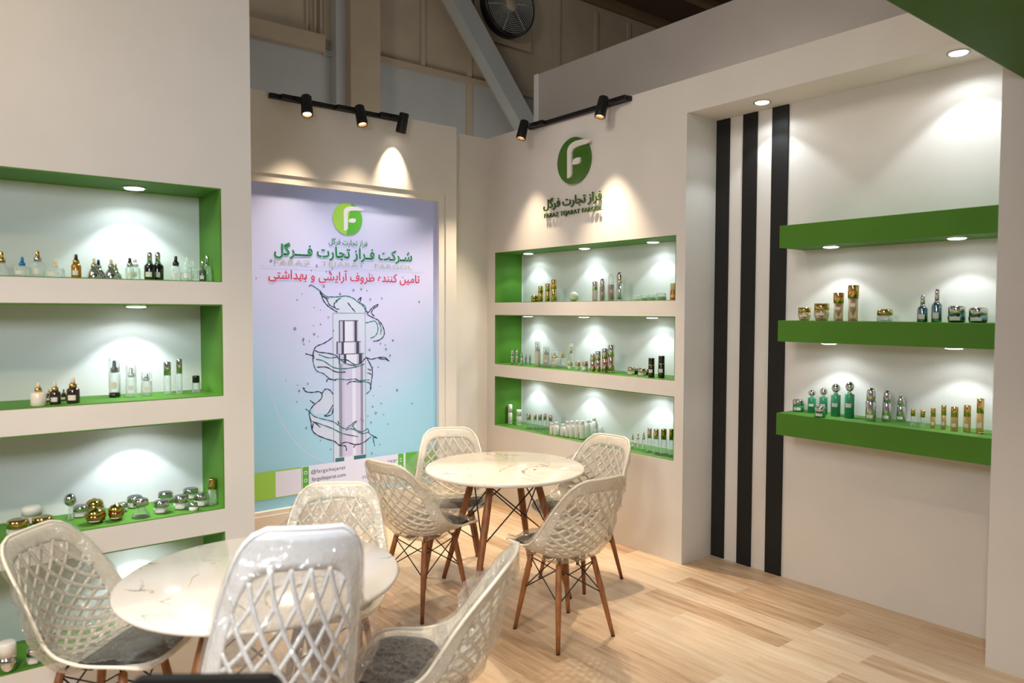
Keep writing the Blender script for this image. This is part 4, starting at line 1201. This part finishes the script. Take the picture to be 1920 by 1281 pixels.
def wires(tops, tips, hi, lo, r, plate_z, plate):
    """black wire bracing between neighbouring legs and the plate that carries it"""
    w_ = MB()
    n = len(tops)
    for i in range(n):
        j = (i + 1) % n
        for a, b_ in ((i, j), (j, i)):
            A = Vector(tops[a]).lerp(Vector(tips[a]), hi); B_ = Vector(tops[b_]).lerp(Vector(tips[b_]), lo)
            w_.tube([A, B_], r, 6)
    for i in range(n):
        A = Vector(tops[i]).lerp(Vector(tips[i]), hi)
        w_.tube([A, (A.x * .8, A.y * .8, plate_z)], r * 1.4, 6)
    w_.box(-plate, plate, -.02, .02, plate_z - .006, plate_z)
    w_.box(-.02, .02, -plate, plate, plate_z - .006, plate_z)
    return w_


def make_table(loc, rz, label, group):
    t = thing('round_table', label, 'table', loc, rz, group)
    R_ = .483
    MB().lathe([(0, .722), (R_ - .03, .722), (R_ - .006, .730), (R_, .739), (R_ - .003, .746), (R_ - .010, .75), (0, .75)], 96).build('tabletop', M['marble'], t)
    tops, tips = [], []
    for k in range(4):
        a = PI / 2 * k
        tops.append((.20 * math.cos(a), .20 * math.sin(a), .715)); tips.append((.42 * math.cos(a), .42 * math.sin(a), 0.006))
        lg_ = leg_mesh(tops[-1], tips[-1], .021, .014, .023).build('leg', M['wood'], t)
        MB().lathe([(0, 0), (.012, 0), (.014, .007), (0, .007)], 12, center=(tips[-1][0], tips[-1][1], 0)).build('foot_cap', M['black_metal'], lg_)
    wires(tops, tips, .06, .52, .0042, .722, .20).build('wire_brace', M['black_metal'], t)
    return t


gT = 'round marble tables'
tab_far = make_table((1.78, -1.19, 0), math.radians(28), 'round white marble table standing nearer the corner', gT)
tab_near = make_table((2.697, -3.01, 0), math.radians(20), 'round white marble table in the foreground before the left wall', gT)

# ================================================================ chairs
def cr(vals, t):
    """Catmull-Rom through rows (t, ...)"""
    k = 0
    while k < len(vals) - 2 and t > vals[k + 1][0]: k += 1
    p1, p2 = np.array(vals[k]), np.array(vals[k + 1])
    p0 = np.array(vals[k - 1]) if k > 0 else 2 * p1 - p2
    p3 = np.array(vals[k + 2]) if k + 2 < len(vals) else 2 * p2 - p1
    q = (t - p1[0]) / (p2[0] - p1[0])
    m1 = (p2 - p0) / max(1e-6, (p2[0] - p0[0])) * (p2[0] - p1[0]); m2 = (p3 - p1) / max(1e-6, (p3[0] - p1[0])) * (p2[0] - p1[0])
    return (2 * q ** 3 - 3 * q ** 2 + 1) * p1 + (q ** 3 - 2 * q ** 2 + q) * m1 + (-2 * q ** 3 + 3 * q ** 2) * p2 + (q ** 3 - q ** 2) * m2


#        v     y      z     w     curl_y curl_z
PROF = [(.00, .252, .442, .150, .000, .012),
        (.03, .248, .452, .190, .000, .018),
        (.12, .190, .452, .220, .000, .034),
        (.28, .060, .430, .236, .010, .062),
        (.40, -.050, .426, .242, .045, .085),
        (.48, -.125, .446, .243, .085, .085),
        (.56, -.182, .500, .240, .112, .060),
        (.66, -.220, .590, .230, .112, .026),
        (.78, -.252, .695, .213, .088, .006),
        (.88, -.278, .778, .195, .056, .000),
        (.945, -.296, .832, .174, .030, .000),
        (.985, -.309, .866, .138, .014, .000),
        (1.0, -.315, .876, .104, .008, .000)]
STRETCH = [0.0]


def shell(u, v, off=0.0):
    _, y, z, w_, cy_, cz_ = cr(PROF, min(max(v, 0), 1))
    a = abs(u) ** 2.4
    if STRETCH[0] and z > .5: z += STRETCH[0] * (z - .5) / .376
    p = Vector((w_ * u, y + cy_ * a, z + cz_ * a))
    if off:
        e = 1e-3
        du = shell(min(u + e, 1.3), v) - shell(u - e, v)
        dv = shell(u, min(v + e, 1)) - shell(u, max(v - e, 0))
        n = dv.cross(du).normalized()
        p = p + n * off
    return p


HU, HV0, HV1 = .83, .43, .915


def inner_loop(n=96):
    out = []
    for k in range(n):
        a = 2 * PI * k / n
        c, s_ = math.cos(a), math.sin(a)
        t = (abs(c) ** 5 + abs(s_) ** 5) ** (-1 / 5)
        out.append((HU * t * c, (HV0 + HV1) / 2 + (HV1 - HV0) / 2 * t * s_))
    return out


def inside(u, v, k=1.04):
    return (abs(u) / (HU * k)) ** 5 + (abs(v - (HV0 + HV1) / 2) / ((HV1 - HV0) / 2 * k)) ** 5 < 1


def make_shell():
    mb_ = MB()
    Vt = {}
    def V(u, v):
        key = (round(u, 5), round(v, 5))
        if key not in Vt: Vt[key] = mb_.b.verts.new(shell(u, v))
        return Vt[key]
    VS = .34
    us = [-1 + 2 * i / 20 for i in range(21)]; vs_ = [VS * j / 14 for j in range(15)]
    for j in range(14):
        for i in range(20):
            f = mb_.b.faces.new((V(us[i], vs_[j]), V(us[i + 1], vs_[j]), V(us[i + 1], vs_[j + 1]), V(us[i], vs_[j + 1]))); f.smooth = True
    # ring between the lattice opening and the outer edge of the back
    inn = inner_loop()
    n = len(inn); K = 5
    cv = (HV0 + HV1) / 2
    cols = []
    for (u, v) in inn:
        du, dv = u, v - cv
        tt = 1e9
        if abs(du) > 1e-9: tt = min(tt, 1 / abs(du))
        if dv > 1e-9: tt = min(tt, (1.0 - cv) / dv)
        if dv < -1e-9: tt = min(tt, (VS - cv) / dv)
        cols.append([(u + du * (tt - 1) * q / K, v + dv * (tt - 1) * q / K) for q in range(K + 1)])
    for k in range(n):
        A, B_ = cols[k], cols[(k + 1) % n]
        for q in range(K):
            vs4 = [V(*A[q]), V(*A[q + 1]), V(*B_[q + 1]), V(*B_[q])]
            if len(set(vs4)) == 4:
                try:
                    f = mb_.b.faces.new(vs4); f.smooth = True
                except ValueError: pass
    # crossing curved bars
    def hsh(s_): return 0.85 * s_ + 1.5 * s_ * s_
    for fam in (-1, 1):
        for i in range(-11, 12):
            u0 = i * .30 + (.15 if fam > 0 else .15)
            run = []
            runs = []
            for j in range(61):
                v = HV0 - .012 + (HV1 - HV0 + .024) * j / 60
                s_ = (HV1 - v) / (HV1 - HV0)
                u = u0 + fam * hsh(max(s_, -.02)) * 1.0
                if inside(u, v): run.append((u, v))
                elif run:
                    runs.append(run); run = []
            if run: runs.append(run)
            for run in runs:
                if len(run) < 3: continue
                prev = None
                pts = [shell(u, v) for u, v in run]
                for j, (u, v) in enumerate(run):
                    d = (pts[min(j + 1, len(pts) - 1)] - pts[max(j - 1, 0)]).normalized()
                    e = 1e-3
                    nn = (shell(u + e, v) - shell(u - e, v)).cross(shell(u, v + e) - shell(u, v - e)).normalized()
                    sd = d.cross(nn) * (.0066 + .0012 * (run[j][1] < .62))
                    off = nn * (.0006 * fam)
                    cur = (mb_.b.verts.new(pts[j] - sd + off), mb_.b.verts.new(pts[j] + sd + off))
                    if prev:
                        f = mb_.b.faces.new((prev[0], prev[1], cur[1], cur[0])); f.smooth = True
                    prev = cur
    o = mb_.build('seat_shell', M['shell'], None)
    md = o.modifiers.new('thickness', 'SOLIDIFY'); md.thickness = .006; md.offset = 0
    return o


def make_rim():
    pts = [shell(-1, v) for v in [1 - k / 60 for k in range(61)]] + [shell(u, 0) for u in [-1 + 2 * k / 16 for k in range(1, 17)]] + \
          [shell(1, v) for v in [k / 60 for k in range(1, 61)]] + [shell(u, 1) for u in [1 - 2 * k / 16 for k in range(1, 16)]]
    return MB().tube(pts, .0065, 8, closed=True).build('rolled_rim', M['shell'])


def crumple(p, s, seed):
    """ridged folds, stretched along a diagonal, for the wrapping film"""
    q = Vector((p.x * 1.0 + p.z * .6, p.y, p.z * .45 - p.x * .5)) * s + Vector((seed, seed * .7, 0))
    a = noise.noise(q); b_ = noise.noise(q * 2.3 + Vector((5, 1, 2))); c_ = noise.noise(q * 5.1 + Vector((1, 7, 3)))
    return (1 - abs(a) * 2) * .55 + (1 - abs(b_) * 2) * .3 + (1 - abs(c_) * 2) * .15


def make_back_wrap(seed):
    mb_ = MB()
    nu, nv = 46, 56
    G = {}
    for side in (1, -1):
        for i in range(nu + 1):
            for j in range(nv + 1):
                u = -1.05 + 2.1 * i / nu; v = .36 + .62 * j / nv
                edge = min(1, (1.05 - abs(u)) * 7) * min(1, (nv - j) / 5 + .2)
                p0 = shell(u, v)
                amp = .006 + .020 * edge
                k = crumple(p0 + Vector((0, side * .3, 0)), 12, seed + side)
                G[side, i, j] = mb_.b.verts.new(shell(u, v, side * (.005 * edge + .0035 + amp * (k + .15))))
        for i in range(nu):
            for j in range(nv):
                f = mb_.b.faces.new((G[side, i, j], G[side, i + 1, j], G[side, i + 1, j + 1], G[side, i, j + 1]))
                f.smooth = False
    # loose flap at one side edge
    sgn = 1 if seed % 2 else -1
    prev = None
    for j in range(15):
        v = .56 + .02 * j
        row = []
        for q in range(6):
            base = shell(sgn * (1.02 + .035 * q * math.sin(PI * j / 14)), v)
            row.append(mb_.b.verts.new(base + Vector((sgn * .012 * q * math.sin(PI * j / 14), .02 * noise.noise(Vector((j * .5, q * .6, seed))), .02 * noise.noise(Vector((q * .7, j * .4, seed + 9)))))))
        if prev:
            for q in range(5): mb_.b.faces.new((prev[q], prev[q + 1], row[q + 1], row[q]))
        prev = row
    return mb_.build('plastic_wrap', M['film'], recalc=False)


def cush_pt(a, r):
    """cushion outline point: polar on the seat"""
    u = r * math.cos(a); t = r * math.sin(a)
    return u * .84, .215 + t * .185


def make_cushion():
    mb_ = MB()
    n, K = 48, 8
    rings = []
    for q in range(K + 1):
        r = q / K
        ring = []
        for k in range(n):
            a = 2 * PI * k / n
            sq = (abs(math.cos(a)) ** 3.2 + abs(math.sin(a)) ** 3.2) ** (-1 / 3.2)
            u, v = cush_pt(a, r * sq)
            ring.append(mb_.b.verts.new(shell(u, v, .006 + .030 * (1 - r ** 5))))
        rings.append(ring)
    for q in range(K):
        for k in range(n):
            if q == 0:
                pass
            f = mb_.b.faces.new((rings[q][k], rings[q + 1][k], rings[q + 1][(k + 1) % n], rings[q][(k + 1) % n])) if q else None
            if f: f.smooth = True
    mb_.b.faces.new(rings[1])
    return mb_.build('seat_cushion', M['cushion'])


def make_seat_wrap(seed):
    mb_ = MB()
    nu, nv = 54, 44
    G = {}
    for i in range(nu + 1):
        for j in range(nv + 1):
            u = -.98 + 1.96 * i / nu; v = .005 + .42 * j / nv
            rr = (abs(u / .86) ** 3 + abs((v - .215) / .2) ** 3) ** (1 / 3)
            hgt = .040 * max(0, 1 - rr ** 4) + .008
            k = crumple(shell(u, v), 11, seed + 3)
            G[i, j] = mb_.b.verts.new(shell(u, v, hgt + .016 * (k + .25)))
    for i in range(nu):
        for j in range(nv):
            f = mb_.b.faces.new((G[i, j], G[i + 1, j], G[i + 1, j + 1], G[i, j + 1])); f.smooth = False
    return mb_.build('seat_wrap', M['film_seat'], recalc=False)


def film(name, base_fac, rgb, bump, gloss):
    m = bpy.data.materials.new(name)
    m.use_nodes = True
    nt = m.node_tree; out = nt.nodes['Material Output']; b = nt.nodes['Principled BSDF']
    nt.nodes.remove(b)
    df = N(m, 'ShaderNodeBsdfDiffuse'); df.inputs[0].default_value = (*lin(rgb), 1)
    gl = N(m, 'ShaderNodeBsdfGlossy'); gl.inputs['Roughness'].default_value = .09
    b = N(m, 'ShaderNodeMixShader'); b.inputs[0].default_value = gloss; lk(m, df.outputs[0], b.inputs[1]); lk(m, gl.outputs[0], b.inputs[2])
    tc = N(m, 'ShaderNodeTexCoord')
    mp = N(m, 'ShaderNodeMapping'); mp.inputs['Rotation'].default_value = (.3, .5, .7); mp.inputs['Scale'].default_value = (1, 2.2, 1)
    lk(m, tc.outputs['Object'], mp.inputs[0])
    vo = N(m, 'ShaderNodeTexVoronoi', feature='DISTANCE_TO_EDGE'); vo.inputs['Scale'].default_value = 22
    nz = N(m, 'ShaderNodeTexNoise'); nz.inputs['Scale'].default_value = 30; nz.inputs['Detail'].default_value = 4
    lk(m, mp.outputs[0], nz.inputs['Vector'])
    ad = N(m, 'ShaderNodeVectorMath', operation='MULTIPLY_ADD'); ad.inputs[1].default_value = (.05, .05, .05)
    lk(m, nz.outputs['Color'], ad.inputs[0]); lk(m, mp.outputs[0], ad.inputs[2]); lk(m, ad.outputs[0], vo.inputs['Vector'])
    bp = N(m, 'ShaderNodeBump'); bp.inputs['Strength'].default_value = bump; bp.inputs['Distance'].default_value = .012
    lk(m, vo.outputs['Distance'], bp.inputs['Height']); lk(m, bp.outputs[0], gl.inputs['Normal'])
    t = N(m, 'ShaderNodeBsdfTransparent'); t.inputs[0].default_value = (.97, .97, .96, 1)
    fr = N(m, 'ShaderNodeLayerWeight'); fr.inputs['Blend'].default_value = .25; lk(m, bp.outputs[0], fr.inputs['Normal'])
    ma = N(m, 'ShaderNodeMath', operation='MULTIPLY_ADD'); ma.inputs[1].default_value = .55; ma.inputs[2].default_value = base_fac
    ma.use_clamp = True
    lk(m, fr.outputs['Facing'], ma.inputs[0])
    mx = N(m, 'ShaderNodeMixShader'); lk(m, ma.outputs[0], mx.inputs[0]); lk(m, t.outputs[0], mx.inputs[1]); lk(m, b.outputs[0], mx.inputs[2])
    lk(m, mx.outputs[0], out.inputs['Surface'])
    return m


M['shell'] = mat('ivory_plastic', (240, 232, 214), .38, spec=.45)
M['white_shell'] = mat('white_shell_plastic', (246, 247, 249), .38, spec=.45)
M['cushion'] = mat('dark_leatherette', (38, 34, 32), .4)
M['film'] = film('wrapping_film', .17, (240, 234, 224), .8, .78)
M['film_seat'] = film('seat_film', .12, (190, 180, 168), .8, .88)


def make_chair(label, group):
    lift = 0.0
    t = thing('dining_chair', label, 'chair', (0, 0, 0), 0, group)
    sh = make_shell(); rim = make_rim(); cu = make_cushion(); w1 = make_back_wrap(3); w2 = make_seat_wrap(2)
    for o in (sh, rim, cu, w1, w2):
        o.parent = t
    tops, tips = [], []
    for a, b_ in ((1, 1), (-1, 1), (-1, -1), (1, -1)):
        tops.append((a * .115, b_ * .115 + .015, .412 + lift)); tips.append((a * (.183 + lift * .1), b_ * (.183 + lift * .1), .005))
    for A, B_ in zip(tops, tips):
        lg_ = leg_mesh(A, B_, .015, .0105, .0165).build('leg', M['wood'], t)
        MB().lathe([(0, 0), (.010, 0), (.011, .006), (0, .006)], 12, center=(B_[0], B_[1], 0)).build('foot_cap', M['black_metal'], lg_)
    wires(tops, tips, .05, .46, .0033, .424 + lift, .12).build('wire_brace', M['black_metal'], t)
    return t


def face(o, x, y, fx, fy):
    """stand the chair at x, y facing the direction fx, fy"""
    o.location = (x, y, 0)
    o.rotation_euler = (0, 0, math.atan2(-fx, fy))


gF, gN = 'chairs around the far table', 'chairs around the near table'
proto = make_chair('cream lattice chair turned with its back to the striped bay, right of far table', gF)
face(proto, 2.467, -1.334, -1, .06)
film_mesh2 = None
SPOTS = [
    (1.70, -1.72, -.2, .98, 'cream lattice chair with its back to the near table, left of far table', gF),
    (1.27, -1.23, .86, -.5, 'cream lattice chair between the poster and the far table', gF),
    (1.95, -.71, .10, -1, 'cream lattice chair between the logo wall niches and the far table', gF),
    (2.33, -2.58, .85, -.53, 'cream lattice chair behind the near table, below the poster', gN),
    (2.27, -3.43, .70, .71, 'cream lattice chair left of the near table, against the left wall', gN),
    (3.15, -2.61, -.73, -.68, 'cream lattice chair right of the near table, seen from its side', gN),
]
for k, (x, y, fx, fy, lb, g) in enumerate(SPOTS):
    c = copy_thing(proto)
    c['label'] = lb; c['group'] = g
    face(c, x, y, fx, fy)
STRETCH[0] = .262
tall = make_chair('white high-backed lattice chair nearest the camera, its back turned', gN)
STRETCH[0] = 0.0
face(tall, 3.19, -3.175, -.98, .22)
for o in tall.children:
    if o.type == 'MESH' and o.data.materials[0] is M['shell']: o.data.materials[0] = M['white_shell']
for o in tall.children:          # its shell hangs a little crooked on the legs
    if o.name.split('.')[0] in ('seat_shell', 'rolled_rim', 'seat_cushion', 'plastic_wrap', 'seat_wrap'):
        a_ = math.radians(4.5)
        o.scale = (.9, 1, 1)
        o.rotation_euler = (0, a_, 0); o.location = (-.43 * math.sin(a_), 0, .43 - .43 * math.cos(a_))

# ================================================================ dark framed panel at the very bottom of the view
tb = thing('tablet_stand', 'black rounded tablet frame on a floor stand at the bottom edge', 'tablet stand', (4.01, -3.585, 0), 0.93)
def rr(wd, ht, r, n=8):
    out = []
    for cx_, cy_, a0 in ((wd - r, ht - r, 0), (-wd + r, ht - r, PI / 2), (-wd + r, -ht + r, PI), (wd - r, -ht + r, 3 * PI / 2)):
        out += [(cx_ + r * math.cos(a0 + PI / 2 * k / n), cy_ + r * math.sin(a0 + PI / 2 * k / n)) for k in range(n + 1)]
    return out
tz = lambda u, v, h: (u, h, .979 + v)
MB().prism(rr(.13, .09, .028), -.008, .012, tz).build('tablet_frame', M['black_metal'], tb)
MB().prism(rr(.112, .072, .014), -.0095, -.0078, tz).build('screen', mat('screen_glass', (60, 66, 60), .1), tb)
st_ = MB(); st_.tube([(0, .012, .95), (0, .05, .90), (0, .05, .02)], .012, 12)
st_.build('pole', M['black_metal'], tb)
MB().lathe([(0, 0), (.14, 0), (.14, .012), (.03, .022), (0, .022)], 32, center=(0, .05, 0)).build('base', M['black_metal'], tb)
